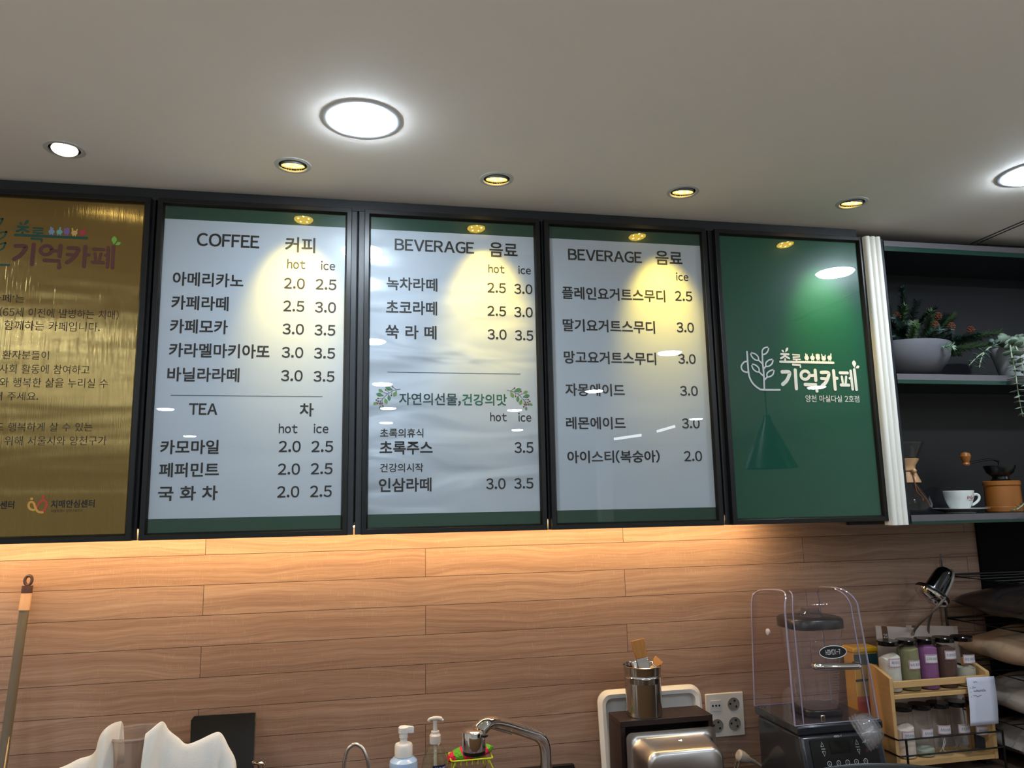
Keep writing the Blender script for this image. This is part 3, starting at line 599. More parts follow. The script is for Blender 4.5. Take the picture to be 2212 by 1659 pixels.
# bowl planter with pine
t = thing('bowl_planter', (1.672, .135, 2.0052), 'wide grey bowl planter of dark pine sprigs with cones on the upper shelf', 'plant')
B().lathe([(.0, .0), (.085, .0), (.118, .022), (.148, .062), (.156, .098), (.157, .112), (.151, .112), (.146, .09), (.0, .085)], n=48, cap0=False).build('bowl', mat('grey_ceramic', (.39, .39, .42), .45, bump=.05), t, local=True)
rnd = random.Random(7)
M_ndl = [mat('pine_dark', (.12, .20, .17), .5, var=.3), mat('pine_mid', (.22, .31, .18), .5, var=.3), mat('pine_pale', (.55, .66, .56), .5, var=.2)]
def pine(base, d, L, drp, wd, M, dens=260):
    L *= 1.45; b = B(); base = Vector(base); d = Vector(d).normalized(); pts = []
    for i in range(7):
        s = i/6; pts.append(base+d*L*s+Vector((0, 0, -drp*s*s)))
    b.tube(pts, [.0022*(1-.6*i/6) for i in range(7)], 5)
    for i in range(int(dens*L/.12)):
        s = .12+.88*rnd.random(); k = min(int(s*6), 5); p = pts[k].lerp(pts[k+1], s*6-k); T = (pts[k+1]-pts[k]).normalized()
        q = T.cross(Vector((rnd.uniform(-1, 1), rnd.uniform(-1, 1), rnd.uniform(-1, 1)))).normalized()
        nd_ = (q*.85+T*.55).normalized(); l = wd*rnd.uniform(.7, 1.1)*(1-.35*s); sd = nd_.cross(T).normalized()*.0011
        b.add([p+sd, p-sd, p+nd_*l*.6-sd*.9, p+nd_*l, p+nd_*l*.6+sd*.9], [(0, 1, 2, 3, 4)])
    return b.build('sprig', M, t, normals=False, weld=False)
pb = Vector((1.69, .135, 2.10))
for (dx, dy, dz, L, drp, mi) in ((-.2, -.1, 1, .17, 0, 0), (-.05, .05, 1, .15, 0, 0), (-.5, -.2, .8, .16, .02, 1), (.12, -.15, .9, .15, .01, 0), (.05, -.3, .7, .13, 0, 1), (.45, -.2, .65, .15, .02, 0), (.6, .1, .6, .17, .02, 1),
                               (.75, -.35, .35, .16, .03, 0), (.95, -.25, .22, .24, .02, 1), (1, -.1, .38, .22, .03, 0), (.45, -.55, .12, .15, .03, 2), (-.7, -.4, .4, .14, .03, 0), (-.6, .1, .7, .15, .02, 0), (-.3, -.5, .5, .13, .02, 1), (.2, -.6, .4, .13, .03, 0),
                               (.3, .1, .75, .17, .02, 0), (.8, -.1, .15, .14, .02, 1), (-.1, -.55, .35, .12, .03, 0), (-.45, -.35, .55, .15, .02, 0), (.55, -.45, .3, .14, .03, 0)):
    for jj in range(2): pine(pb+Vector((rnd.uniform(-.05, .05), rnd.uniform(-.04, .03), -.012)), (dx+rnd.uniform(-.2, .2), dy+rnd.uniform(-.2, .2), dz), L*rnd.uniform(.8, 1), drp, .030, M_ndl[mi])
def cone(c):
    b = B(); c = Vector(c)
    for k in range(5):
        for j in range(7):
            a = j*.9+k*.45; r = .010*math.sin(.5+k*.55); z = -.010+k*.0055; o = c+Vector((r*math.cos(a), r*math.sin(a), z))
            b.ball(o, (.0037, .0037, .0026), 6, 4)
    b.ball(c, .0075, 8, 6); b.build('pine_cone', mat('cone_brown', (.40, .22, .13), .6, var=.3), t)
for px, py, Y in ((1938, 684, .06), (2020, 703, .06), (2055, 706, .06), (2097, 714, .07), (2021, 735, .03), (2026, 684, .09)): cone(at(px, py, Y))
# white pot with trailing eucalyptus
t = thing('potted_plant', (2.128, .105, 2.0052), 'tapered white pot of trailing round-leaved eucalyptus on the upper shelf', 'plant')
B().lathe([(0, 0), (.064, 0), (.066, .003), (.092, .112), (.093, .116), (.089, .116), (.084, .1), (0, .1)], n=40, cap0=False).build('pot', mat('white_ceramic', (.84, .85, .87), .4), t, local=True)
M_euc = mat('eucalyptus_leaf', (.50, .57, .50), .5, 0, .22, 40); M_eucd = mat('eucalyptus_small', (.36, .46, .42), .5, 0, .2); M_stem = mat('pale_stem', (.62, .68, .56), .5)
def leafy(pts, n, rl, narrow, M, par, seed, name='stem'):
    rr = random.Random(seed); P = spl(pts, 8); b = B(); b.tube(P, [.0026*(1-.6*i/len(P)) for i in range(len(P))], 6); st = b.build(name, M_stem, par); b = B()
    for i in range(n):
        s = (i+.5)/n*(len(P)-2); k = int(s); p = P[k].lerp(P[k+1], s-k); T = (P[k+1]-P[k]).normalized()
        a = i*1.45+rr.uniform(-.3, .3)
        for sg in (1, -1):
            side = (Vector((math.cos(a), .8*math.sin(a), 0))*sg); side = (side-T*side.dot(T)).normalized()
            d = (side*.9+T*.25+Vector((0, 0, rr.uniform(-.15, .2)))).normalized(); nn = d.cross(T.cross(d)).normalized(); cr = d.cross(nn).normalized()
            cr = T.cross(d).normalized(); up_ = d.cross(cr); r = rl*rr.uniform(.75, 1.1)*(1-.35*i/n); wd = r*(.3 if narrow else .8); V = [p]; m = 9
            for q in range(1, m):
                th = math.pi*q/m; V.append(p+d*(r*(1-math.cos(th)))+cr*wd*math.sin(th)+up_*.12*r*math.sin(th))
            V.append(p+d*2*r)
            for q in range(m-1, 0, -1):
                th = math.pi*q/m; V.append(p+d*(r*(1-math.cos(th)))-cr*wd*math.sin(th)+up_*.12*r*math.sin(th))
            mid = p+d*r*1.0; n0 = len(V); V.append(mid); b.add(V, [(j, (j+1) % n0, n0) for j in range(n0)])
    b.build('leaves', M, st, normals=False, weld=False, solid=.0006)
A = lambda *q: at(*q)
leafy([A(2176, 745, .06), A(2180, 733, .02), A(2186, 770, -.02), A(2193, 800, -.025), A(2198, 838, -.025), A(2203, 868, -.025), A(2210, 900, -.025)], 15, .0175, False, M_euc, t, 1)
leafy([A(2200, 740, .06), A(2192, 742, .0), A(2206, 775, -.025), A(2213, 815, -.03), A(2222, 850, -.03)], 11, .0175, False, M_euc, t, 2)
leafy([A(2185, 735, .09), A(2200, 730, .06), A(2220, 738, .03), A(2240, 760, .02)], 7, .016, False, M_euc, t, 3)
leafy([A(2166, 748, .07), A(2140, 750, .03), A(2127, 760, .02), A(2112, 770, .015), A(2102, 780, .015), A(2093, 789, .015)], 8, .012, True, M_eucd, t, 4)
leafy([A(2128, 759, .02), A(2122, 770, .015), A(2118, 782, .015), A(2116, 794, .015)], 5, .012, True, M_eucd, t, 5)
leafy([A(2168, 745, .07), A(2155, 742, .05), A(2145, 735, .04)], 4, .013, False, M_eucd, t, 6)
leafy([A(2230, 1060, -.02), A(2214, 1086, -.018), A(2200, 1098, -.016), A(2190, 1102, -.014)], 4, .012, True, M_euc, t, 8)
# glass coffee maker
t = thing('pour_over_coffee_maker', (1.622, .105, 1.5662), 'hourglass glass coffee maker with a wooden collar and leather tie on the lower shelf', 'coffee maker')
B().lathe([(.058, .0), (.068, .006), (.074, .03), (.066, .06), (.045, .095), (.031, .125), (.030, .143), (.036, .165), (.066, .226), (.0665, .228), (.0635, .226), (.034, .166), (.028, .143), (.029, .125), (.043, .094), (.064, .06), (.072, .03), (.066, .008), (.0, .004)], n=40, cap0=True, cap1=False).build('glass_body', M_jar, t, local=True)
B().lathe([(.0475, .100), (.048, .103), (.040, .122), (.0335, .140), (.036, .155), (.0465, .172), (.0475, .176), (.045, .177), (.036, .166), (.0315, .146), (.032, .126), (.043, .102)], n=36, cap0=False, cap1=False).build('wooden_collar', mat('collar_wood', (.80, .62, .45), .3, 0, .1, 40, coat=.5), t, local=True)
M_lea = mat('leather_tie', (.45, .25, .14), .5)
b = B(); b.tube([Vector((.0365*math.cos(k*math.pi/12), .0365*math.sin(k*math.pi/12), .138)) for k in range(24)], .0024, 6, closed=True)
for e in ((1993, 1080), (2008, 1092)):
    q = [A(1972, 1022, .065), A(1976, 1042, .055), A((1972+e[0])/2-2, 1062, .05), A(e[0]-3, e[1]-8, .05), A(*e, .055)]; b.tube([p-wl(t) for p in spl(q, 6)], .0019, 6); b.ball(A(*e, .055)-wl(t), .004, 8, 6)
b.build('leather_tie', M_lea, t, local=True); B().ball(A(1974, 1017, .062), .0082, 14, 10).build('wooden_bead', MATS['collar_wood'], t)
# cup and saucer
M_por = mat('white_porcelain', (.88, .89, .88), .18, coat=.6)
s = thing('saucer', (1.817, .105, 1.5662), 'round white saucer under the coffee cup on the lower shelf', 'saucer')
B().lathe([(0, 0), (.045, 0), (.047, .003), (.078, .0125), (.085, .0145), (.0855, .016), (.077, .0155), (.046, .0065), (0, .006)], n=40, cap0=False).build('plate', M_por, s, local=True)
t = thing('coffee_cup', (1.817, .105, 1.5728), 'white coffee cup with small red script on the lower shelf', 'cup')
B().lathe([(0, 0), (.026, 0), (.027, .004), (.036, .022), (.0435, .045), (.0455, .064), (.0445, .0655), (.042, .064), (.040, .045), (.032, .02), (0, .007)], n=36, cap0=False).build('bowl', M_por, t, local=True)
hp = spl([(.042, -.012, .050), (.055, -.014, .053), (.062, -.016, .047), (.060, -.016, .036), (.050, -.014, .026), (.036, -.011, .018)], 5); B().tube(hp, .0042, 8).build('handle', M_por, t, local=True)
b = B(); sg = [(-.016, .002), (-.012, .008), (-.014, -.002), (-.007, .006), (-.006, -.001), (.0, .009), (-.001, -.003), (.005, .004), (.007, -.001), (.012, .007), (.014, .000)]
def cupf(u, v):
    z = .040+v; r = .0432+(z-.045)*.12+.0006; a = R(-78)+u/.042; return (r*math.cos(a), r*math.sin(a), z)
stroke(b, sg, .0013, 0, cupf); stroke(b, [(-.01, -.007), (.008, -.0062)], .001, 0, cupf, False)
b.build('red_script', mat('red_print', (.55, .12, .18), .5), t, local=True, normals=False, weld=False)
# coffee mill
t = thing('coffee_grinder', (2.000, .12, 1.5662), 'hand coffee grinder with a wooden barrel and black funnel on the lower shelf', 'grinder')
M_gw = mat('orange_wood', (.60, .36, .14), .35, 0, .18, 30, stretch=(1, 1, .3))
B().lathe([(.0, 0), (.054, 0), (.056, .002), (.056, .016), (.0535, .019), (.0525, .085), (.055, .088), (.055, .099), (.052, .102), (0, .102)], n=40, cap0=False).build('barrel', M_gw, t, local=True)
B().lathe([(.034, .1022), (.026, .108), (.024, .116), (.040, .130), (.047, .150), (.0475, .153), (.045, .153), (.037, .134), (.015, .126), (.0005, .126)], n=36, cap0=True, cap1=False).build('funnel', M_black, t, local=True)
cr = B().tube(spl([(.0, 0, .128), (.0, 0, .166), (-.006, -.002, .168), (-.03, -.006, .174), (-.06, -.012, .172), (-.150, -.03, .160)], 6), .0036, 8).build('crank', M_blackm, t, local=True)
k = B().lathe([(.009, -.004), (.0115, 0), (.009, .006), (.0135, .016), (.0165, .026), (.013, .036), (.004, .040), (.0005, .0405)], (-.155, -.031, .157), 24, None, True, False).build('crank_knob', M_gw, cr, local=True)
# ------------------------------------------------------------------ counter
t = thing('back_counter', (.6, 0, 0), 'dark back counter with a black granite edge along the wood wall', 'counter')
B().box(-1.0, 3.1, -.34, .279, CT-.03, CT).build('worktop', mat('counter_top', (.27, .21, .175), .35, var=.25, scale=40), t, bevel=.003)
B().box(-.98, 3.08, -.31, .27, .0, CT-.0305).build('base_cabinet', M_dbrown, t)
struct('trim_6', B().hexa([(-.98, .281, .772), (.555, .281, .772), (.555, .2985, .772), (-.98, .2985, .772), (-.98, .281, .842), (.538, .281, .846), (.538, .2985, .846), (-.98, .2985, .842)]), M_gran)
# ------------------------------------------------------------------ mop stick leaning at the left
top, bot = at(63, 1242, .272), at(-60, 2300, .12)
bot = top+(at(4, 1659, .235)-top)*(top.z/(top.z-at(4, 1659, .235).z)); ax = (top-bot).normalized(); Ln = (top-bot).length
t = thing('mop_handle', bot, 'grey mop pole with a brown hanging loop leaning on the wood wall', 'mop')
b = B().tube([bot, bot+ax*(Ln-.088)], .0118, 16).build('pole', mat('grey_green_pole', (.44, .40, .345), .38, .1), t)
B().tube([bot+ax*(Ln-.092), bot+ax*(Ln-.042)], .0136, 18).build('collar', mat('beige_plastic', (.80, .64, .52), .45), t)
b = B(); c = top-ax*.014
b.tube([top-ax*.048, top-ax*.028], [.0138, .0136], 18)
u = Vector((1, 0, 0))-ax*ax.x; u.normalize(); vv = ax.cross(u)
b.tube([c+u*.0088*math.cos(k*math.pi/12)+ax*.0125*math.sin(k*math.pi/12) for k in range(24)], .0042, 8, closed=True)
b.build('hanging_loop', mat('dark_brown_plastic', (.25, .16, .155), .4), t)
a, e = at(20, 1591, .15), at(8, 1668, .12); d = (e-a).normalized(); k = d*((a.z-CT)/-d.z)
s_ = B().tube([a, a+d*.02, a+k], [.0006, .0017, .0017], 8).build('bamboo_skewer', M_bamboo, None); tag(s_, 'thin pale bamboo skewer standing beside the mop pole', 'skewer')
# ------------------------------------------------------------------ clear jug under white cloths
jc = at(294, 1579, .07); jr = .068
t = thing('clear_jug', (jc.x, jc.y, CT), 'clear plastic jug with white cloths hanging over its rim', 'jug')
B().lathe([(.052, 0), (.055, .003), (jr-.002, jc.z-CT-.010), (jr+.0015, jc.z-CT-.008), (jr+.002, jc.z-CT), (jr-.001, jc.z-CT), (jr-.004, jc.z-CT-.012), (.052, .006), (0, .005)], n=44, cap0=True, cap1=False).build('body', glass('tinted_plastic', (.92, .88, .86), .04, 1.4, .28, (.75, .66, .6), 1.8), t, local=True)
B().tube([(1.0*(jr+.001)*math.cos(k*math.pi/24), (jr+.001)*math.sin(k*math.pi/24), jc.z-CT-.004) for k in range(48)], .0028, 8, closed=True).build('rim', glass('rim_plastic', (.95, .92, .9), .03, 1.5, .35, (.85, .78, .72), 1.5), t, local=True)
M_cloth = mat('white_cloth', (.86, .84, .82), .95, 0, .04, 60, bump=.5, bscale=700, sheen=.3)
def cloth(name, label, ridge, Yr, drop, spread, seed, folds=3.0, amp=.010, back=.0):
    """cloth hanging over a ridge (photo-side outline), falling toward the viewer"""
    rr = random.Random(seed); P = [at(x, y, Y_) for x, y, Y_ in ridge]; P = spl(P, 8); n = len(P)-1; nv = 26
    def f(u, v):
        s = u*n; k = min(int(s), n-1); p = P[k].lerp(P[k+1], s-k)
        if v < .25:      # behind the ridge
            q = (.25-v)/.25; return p+Vector((0, .045*q, -.10*q*q-.01*q))
        q = (v-.25)/.75; h = min(drop, p.z-CT-.002)
        w_ = amp*q*math.sin(u*folds*2*math.pi+seed)+amp*.5*q*math.sin(u*folds*4.7*math.pi+1.3*seed)+.0025*math.sin(31*u+9*v+seed)*math.sin(14*v+17*u)*min(1, q*3)
        return p+Vector((spread*q*(u-.5), -.012*math.sin(min(q*6, 1.57))-.055*q**1.3+w_, -h*q**1.08))
    b = B().grid(f, 60, nv); o = b.build(name, M_cloth, None, solid=.0028, ang=60); return tag(o, label, 'cloth', 'white cloths over the jug')
cloth('white_towel', 'white cloth draped over the left rim of the clear jug', [(92, 1672, .03), (140, 1655, .03), (170, 1640, .035), (196, 1632, .03), (208, 1618, .02), (216, 1590, .01), (228, 1574, .0), (244, 1563, .02), (262, 1558, .05)], 0, .30, .01, 2, 2.2, .008)
cloth('white_towel', 'white cloth peaked over the right rim of the jug, before the black panel', [(314, 1586, -.005), (330, 1573, .0), (346, 1560, .01), (354, 1562, .02), (364, 1578, .02), (384, 1594, .02), (402, 1608, .02), (428, 1600, .03), (455, 1587, .04), (471, 1582, .04), (481, 1590, .04), (492, 1612, .035), (506, 1638, .03), (509, 1662, .03)], 0, .30, .0, 5, 3.0, .011)
# black panel leaning on the wall
q = [at(412, 1556, .272), at(420, 1545.5, .274), at(553, 1538, .276), at(548, 1672, .19), at(409, 1674, .19)]
nrm = (q[2]-q[4]).cross(q[3]-q[1]).normalized(); nrm = nrm if nrm.y > 0 else -nrm
k3 = lambda p, o: p+(p-o)*((p.z-CT-.005)/(o.z-p.z))
q[3] = k3(q[3], q[2]); q[4] = k3(q[4], q[0])
b = B().loft([q, [p+nrm*.010 for p in q]]); o = b.build('black_board', mat('gloss_black_panel', (.025, .02, .022), .22, 0, .1), None, bevel=.0015)
tag(o, 'flat black panel leaning against the wood wall behind the white cloth', 'panel')
# small chrome tap lever
p = at(551, 1649, .17); t = thing('chrome_lever', (p.x+.012, p.y, CT), 'small chrome lever sticking out beside the black panel', 'lever')
B().tube(spl([p+Vector((-.006, .01, 0)), p, p+Vector((.018, -.005, 0)), p+Vector((.022, -.006, -.004)), p+Vector((.022, -.006, -.03))], 4), .0038, 10).build('rod', M_chrome, t)
B().tube([p+Vector((.012, -.003, -.002)), Vector((p.x+.012, p.y-.003, CT))], .005, 10).build('stem', M_chrome, t)
# thin gooseneck tap
pts = [at(743, 1664, .10), at(745, 1640, .10), at(752, 1618, .10), at(767, 1607.5, .10), at(783, 1616, .095), at(793, 1638, .09), at(797, 1664, .09)]
pts = [Vector((pts[0].x, .10, CT))]+pts+[at(797, 1672, .09)]
t = thing('gooseneck_tap', (pts[0].x, .10, CT), 'thin curved steel tap arching up at the bottom edge, left of the soap bottles', 'tap')
B().tube(spl(pts, 8), .0047, 12).build('neck', M_satin, t); B().lathe([(.016, 0), (.016, .012), (.011, .02), (.006, .024)], (pts[0].x, .10, CT), 20).build('base', M_satin, t)
# foam soap bottle
p = at(872, 1582, .14); mp = .0013
t = thing('soap_bottle', (p.x, p.y, CT), 'pale blue foam soap bottle with a white pump', 'bottle', 'soap bottles at the sink')
zc = lambda y: at(872, y, .14).z-CT
B().lathe([(0, 0), (.033, 0), (.036, .004), (.038, .05), (.0385, zc(1648)), (.037, zc(1642)), (.029, zc(1636)), (.022, zc(1633)), (0, zc(1633))], n=36, cap0=False).build('body', mat('pale_blue_plastic', (.66, .77, .90), .22, 0, .02, coat=.5, sub=.1), t, local=True)
B().lathe([(.0225, zc(1634)), (.0242, zc(1632)), (.0242, zc(1610)), (.022, zc(1606)), (.010, zc(1605)), (.0098, zc(1593)), (.0122, zc(1592.5)), (.0122, zc(1583)), (0, zc(1583))], n=28, cap0=False).build('collar', M_wplas, t, local=True)
B().loft([[Vector((.0145*math.cos(a)*(1.0)+(.013 if abs(a) < .5 else 0), .0125*math.sin(a)-(.006 if abs(a) < .5 else 0), zc(z)))*1 for a in [math.pi*2*i/20-math.pi for i in range(20)]] for z in (1583, 1578, 1571)]+[[Vector((.012*math.cos(a)+(.013 if abs(a) < .5 else 0), .010*math.sin(a)-(.006 if abs(a) < .5 else 0), zc(1568.5))) for a in [math.pi*2*i/20-math.pi for i in range(20)]]]).build('pump_head', M_wplas, t, local=True, bevel=.001)
# dish soap bottle
p = at(940, 1580, .15); zc = lambda y: at(940, y, .15).z-CT
t = thing('soap_bottle', (p.x, p.y, CT), 'clear dish soap bottle with a tall milky pump and dark blue label', 'bottle', 'soap bottles at the sink')
B().lathe([(0, 0), (.036, 0), (.038, .006), (.0385, zc(1659)), (.034, zc(1640)), (.027, zc(1622)), (.019, zc(1609)), (.0145, zc(1604)), (.0135, zc(1604))], n=36, cap0=False, cap1=False).build('body', glass('clear_soap', (.97, .975, .94), .02, 1.45, .04, (.7, .72, .62), 1.6), t, local=True)
B().lathe([(0, .004), (.034, .004), (.0365, zc(1665)), (.032, zc(1640)), (.0265, zc(1624)), (0, zc(1624))], n=30, cap0=False).build('liquid', glass('soap_liquid', (.95, .96, .90), .0, 1.15), t, local=True)
M_milk = mat('milky_plastic', (.84, .80, .76), .35, 0, .02, sub=.2)
B().lathe([(.0152, zc(1605)), (.0158, zc(1603)), (.0155, zc(1588)), (.0115, zc(1584)), (.0112, zc(1579)), (.0062, zc(1578)), (.0058, zc(1562)), (.0075, zc(1556)), (0, zc(1556))], n=24, cap0=False).build('collar', M_milk, t, local=True)
B().tube([(0, 0, zc(1605)), (0, 0, .02)], .0042, 8).build('dip_tube', M_milk, t, local=True)
hd = spl([(-.0175, .0, zc(1556.5)), (-.014, -.001, zc(1552.5)), (.002, -.001, zc(1551)), (.014, -.002, zc(1552.5)), (.022, -.003, zc(1557))], 5)
B().tube(hd, [.0045]*8+[.0055]*(len(hd)-12)+[.0036]*4, 10).build('pump_head', M_milk, t, local=True)
def onb(u, v, r=.0392, a0=-78): a = R(a0)+u/r; return (r*math.cos(a), r*math.sin(a), v)
zl = zc(1655); b = B(); b.grid(lambda u, v: onb(-.019+.038*u, zl-.013+.026*v), 14, 1); lb = b.build('label', mat('navy_label', (.07, .09, .28), .4), t, local=True)
b = B(); V, F, a0, a1, c0, c1 = layout('참그린', .01); kx = .032/(a1-a0); b.add([onb(-.016+(q[0]-a0)*kx+.1*(q[1]-c0)*kx, zl-.008+(q[1]-c0)*.017/(c1-c0), .0396) for q in V], F); b.build('label_lettering', M_vinyl, lb, local=True, normals=False, weld=False)
# lime wire soap rack on a glass jar, with a crocheted scrubber
M_lime = mat('lime_wire', (.76, .80, .16), .35)
rc = at(1016, 1632, .20); rx = .058; ry = .038; zt = rc.z
t = thing('glass_jar', (rc.x, rc.y, CT), 'clear glass jar under the lime wire rack behind the chrome tap', 'jar')
B().lathe([(0, 0), (.038, 0), (.041, .004), (.043, .03), (.041, zt-CT-.052), (.046, zt-CT-.022), (.0475, zt-CT-.021), (.0455, zt-CT-.023), (.039, zt-CT-.053), (.041, .03), (.038, .006), (0, .005)], n=36, cap0=False, cap1=False).build('body', M_jar, t, local=True)
t = thing('wire_soap_rack', (rc.x, rc.y, CT), 'lime green wire rack holding the scrubber, standing over a glass jar', 'rack')
b = B(); b.tube([Vector((rc.x+x, rc.y+y, zt)) for x, y in rrect(-rx, rx, -ry, ry, .006, 3)], .0022, 7, closed=True); b.build('top_rim', M_lime, t)
b = B()
for i in range(7):
    x = rc.x-rx+rx*2*(i+.7)/7.4; b.tube([Vector((x, rc.y-ry, zt)), Vector((x, rc.y-ry, zt-.012)), Vector((x, rc.y+ry, zt-.012)), Vector((x, rc.y+ry, zt))], .0014, 6)
b.build('tray_wires', M_lime, t)
for sg in (1, -1):
    b = B(); x = rc.x+sg*(rx-.010)
    b.tube(spl([Vector((x, rc.y-ry, zt-.004)), Vector((x+sg*.010, rc.y-ry-.004, zt-.026)), Vector((x+sg*.020, rc.y-ry-.006, zt-.036)), Vector((x+sg*.016, rc.y-ry, zt-.040)), Vector((x+sg*.004, rc.y-ry, CT+.002))], 4), .0019, 7)
    b.tube([Vector((x, rc.y+ry, zt-.002)), Vector((x, rc.y+ry, CT+.002))], .0019, 7); b.build('leg', M_lime, t)
b = B(); b.tube([Vector((rc.x+rx+.008, rc.y-ry-.005, zt-.037)), Vector((rc.x-rx-.008, rc.y-ry-.005, zt-.037))], .0019, 7); b.build('cross_wire', M_lime, t)
def scrub():
    M = bpy.data.materials.new('crochet_yarn'); M.use_nodes = True; nt = M.node_tree; p = nt.nodes['Principled BSDF']; p.inputs['Roughness'].default_value = .9
    tc = nd(nt, 'ShaderNodeTexCoord'); mp = nd(nt, 'ShaderNodeMapping'); mp.inputs['Rotation'].default_value = (0, R(28), 0); nt.links.new(tc.outputs['Object'], mp.inputs[0])
    nz = nd(nt, 'ShaderNodeTexNoise'); nz.inputs['Scale'].default_value = 180; wv = nd(nt, 'ShaderNodeTexWave'); wv.inputs['Scale'].default_value = 7.2; wv.inputs['Distortion'].default_value = 1.2; wv.inputs['Phase Offset'].default_value = 1.0
    nt.links.new(mp.outputs[0], wv.inputs['Vector']); nt.links.new(mp.outputs[0], nz.inputs['Vector'])
    rp = nd(nt, 'ShaderNodeValToRGB'); rp.color_ramp.interpolation = 'CONSTANT'; e = rp.color_ramp.elements; e[0].color = (*lin((.85, .16, .30)), 1); e[1].position = .52; e[1].color = (*lin((.38, .66, .15)), 1)
    nt.links.new(wv.outputs['Fac'], rp.inputs[0]); nt.links.new(rp.outputs[0], p.inputs['Base Color'])
    bp = nd(nt, 'ShaderNodeBump'); bp.inputs['Strength'].default_value = 1; bp.inputs['Distance'].default_value = .006; nt.links.new(nz.outputs['Fac'], bp.inputs['Height']); nt.links.new(bp.outputs[0], p.inputs['Normal'])
    return M
rr = random.Random(3); b = B(); b.ball((0, 0, 0), (.066, .033, .019), 40, 24)
b.v = [p*(1+.05*math.sin(p.x*310+p.z*200)*math.cos(p.y*300+p.z*260))+Vector((0, 0, .008*(p.x/.06)**2*(-1 if p.x < 0 else .4))) for p in b.v]
o = b.build('scrubber', scrub(), None); o.location = (rc.x-.002, rc.y, zt+.009); o.rotation_euler = (0, R(-4), 0); tag(o, 'fluffy red and green striped scrubber lying in the lime wire rack', 'scrubber')
# chrome kitchen tap
h = at(1022, 1596, -.06); p0 = at(1180, 1659, .10)
t = thing('kitchen_tap', (p0.x, p0.y, CT), 'large chrome kitchen tap with a broad spout head over the sink', 'tap')
arm = spl([Vector((p0.x, p0.y, CT+.03)), Vector((p0.x, p0.y, p0.z)), at(1177, 1612, .095), at(1166, 1592, .085), at(1148, 1583, .07), at(1118, 1573, .04), at(1085, 1563, .0), at(1062, 1560, -.03), at(1047, 1566, -.048), at(1034, 1580, -.058)], 7)
n_ = len(arm); B().tube(arm, [.0165]*(n_-12)+[.0165+.00035*k for k in range(12)], 20).build('arm', M_chrome, t)
B().lathe([(.030, 0), (.030, .008), (.022, .016), (.020, .045), (0, .046)], (p0.x, p0.y, CT), 30, None, True, False).build('base', M_chrome, t)
hd = B().lathe([(.0, .0245), (.022, .0245), (.0275, .022), (.0295, .017), (.030, -.024), (.029, -.026)], (h.x+.002, -.06, h.z), 36, None, False, False).build('spout_head', M_chrome, t)
B().lathe([(.0285, -.0255), (.0285, -.034), (.026, -.036), (0, -.0355)], (h.x+.002, -.06, h.z), 36, None, False, False).build('spray_ring', M_black, hd)
rb = at(1046, 1589, -.10); B().ball(rb, (.010, .006, .005), 14, 8).build('spray_button', M_black, hd)
sl = [at(1062, 1573, -.045), at(1105, 1585, .008)]; B().tube(sl, .0022, 8).build('lever_slot', M_steel, t)
# ------------------------------------------------------------------ white tray against the wall
q0, q1 = at(1290, 1490, .27), at(1511, 1481, .27)
W_, zt = q1.x-q0.x, (q0.z+q1.z)/2; H_ = zt-CT-.001
t = thing('white_tray', ((q0.x+q1.x)/2, .27, CT), 'white plastic tray with a raised rim leaning on the wall behind the brown box', 'tray')
xc = (q0.x+q1.x)/2; b = B(); sec = [(0, .0), (.010, -.010), (.020, -.008), (.026, .012), (.034, .018)]
rings = []
for ins, dy in [(0, .006)]+sec:
    rings.append([Vector((xc+u, .27+dy-.03*(1-(v/H_)), CT+.001+v)) for u, v in rrect(-W_/2+ins, W_/2-ins, ins, H_-ins, max(.035-ins*.6, .012), 6)])
b.loft(rings, True, False, True); b.build('tray_body', M_wplas, t, solid=.003)
# ------------------------------------------------------------------ brown box, brush pot, steel pan
bx0, bx1, by0, by1, bz = .627, .908, .10, .205, 1.009
t = thing('brown_box', ((bx0+bx1)/2, .15, CT), 'dark brown open-fronted wooden box on the counter under the brush pot', 'box')
B().box(bx0, bx1, by0, by1, bz-.016, bz).build('top_panel', M_dbrown, t, bevel=.001)
B().box(bx0, bx0+.014, by0, by1, CT, bz-.0162).build('side_panel', M_dbrown, t); B().box(bx1-.014, bx1, by0, by1, CT, bz-.0162).build('side_panel', M_dbrown, t)
B().box(bx0+.0142, bx1-.0142, by1-.006, by1, CT, bz-.0162).build('back_panel', M_dbrown, t)
p = at(1392, 1540, .15); zp = bz
t = thing('steel_canister', (p.x, .152, zp), 'shiny steel pot of brushes on top of the brown box', 'pot')
hR = (at(1390, 1436, .15).z-zp)
B().lathe([(0, 0), (.051, 0), (.0525, .002), (.0525, hR*.76), (.0545, hR*.78), (.053, hR*.80), (.053, hR*.83), (.055, hR*.985), (.0572, hR), (.0555, hR+.001), (.0535, hR*.98), (.0505, .004), (0, .003)], n=48, cap0=False, cap1=False).build('body', M_steel, t, local=True)
M_br = mat('bristles', (.66, .43, .18), .7, 0, .35, 300, stretch=(1, 1, .04))
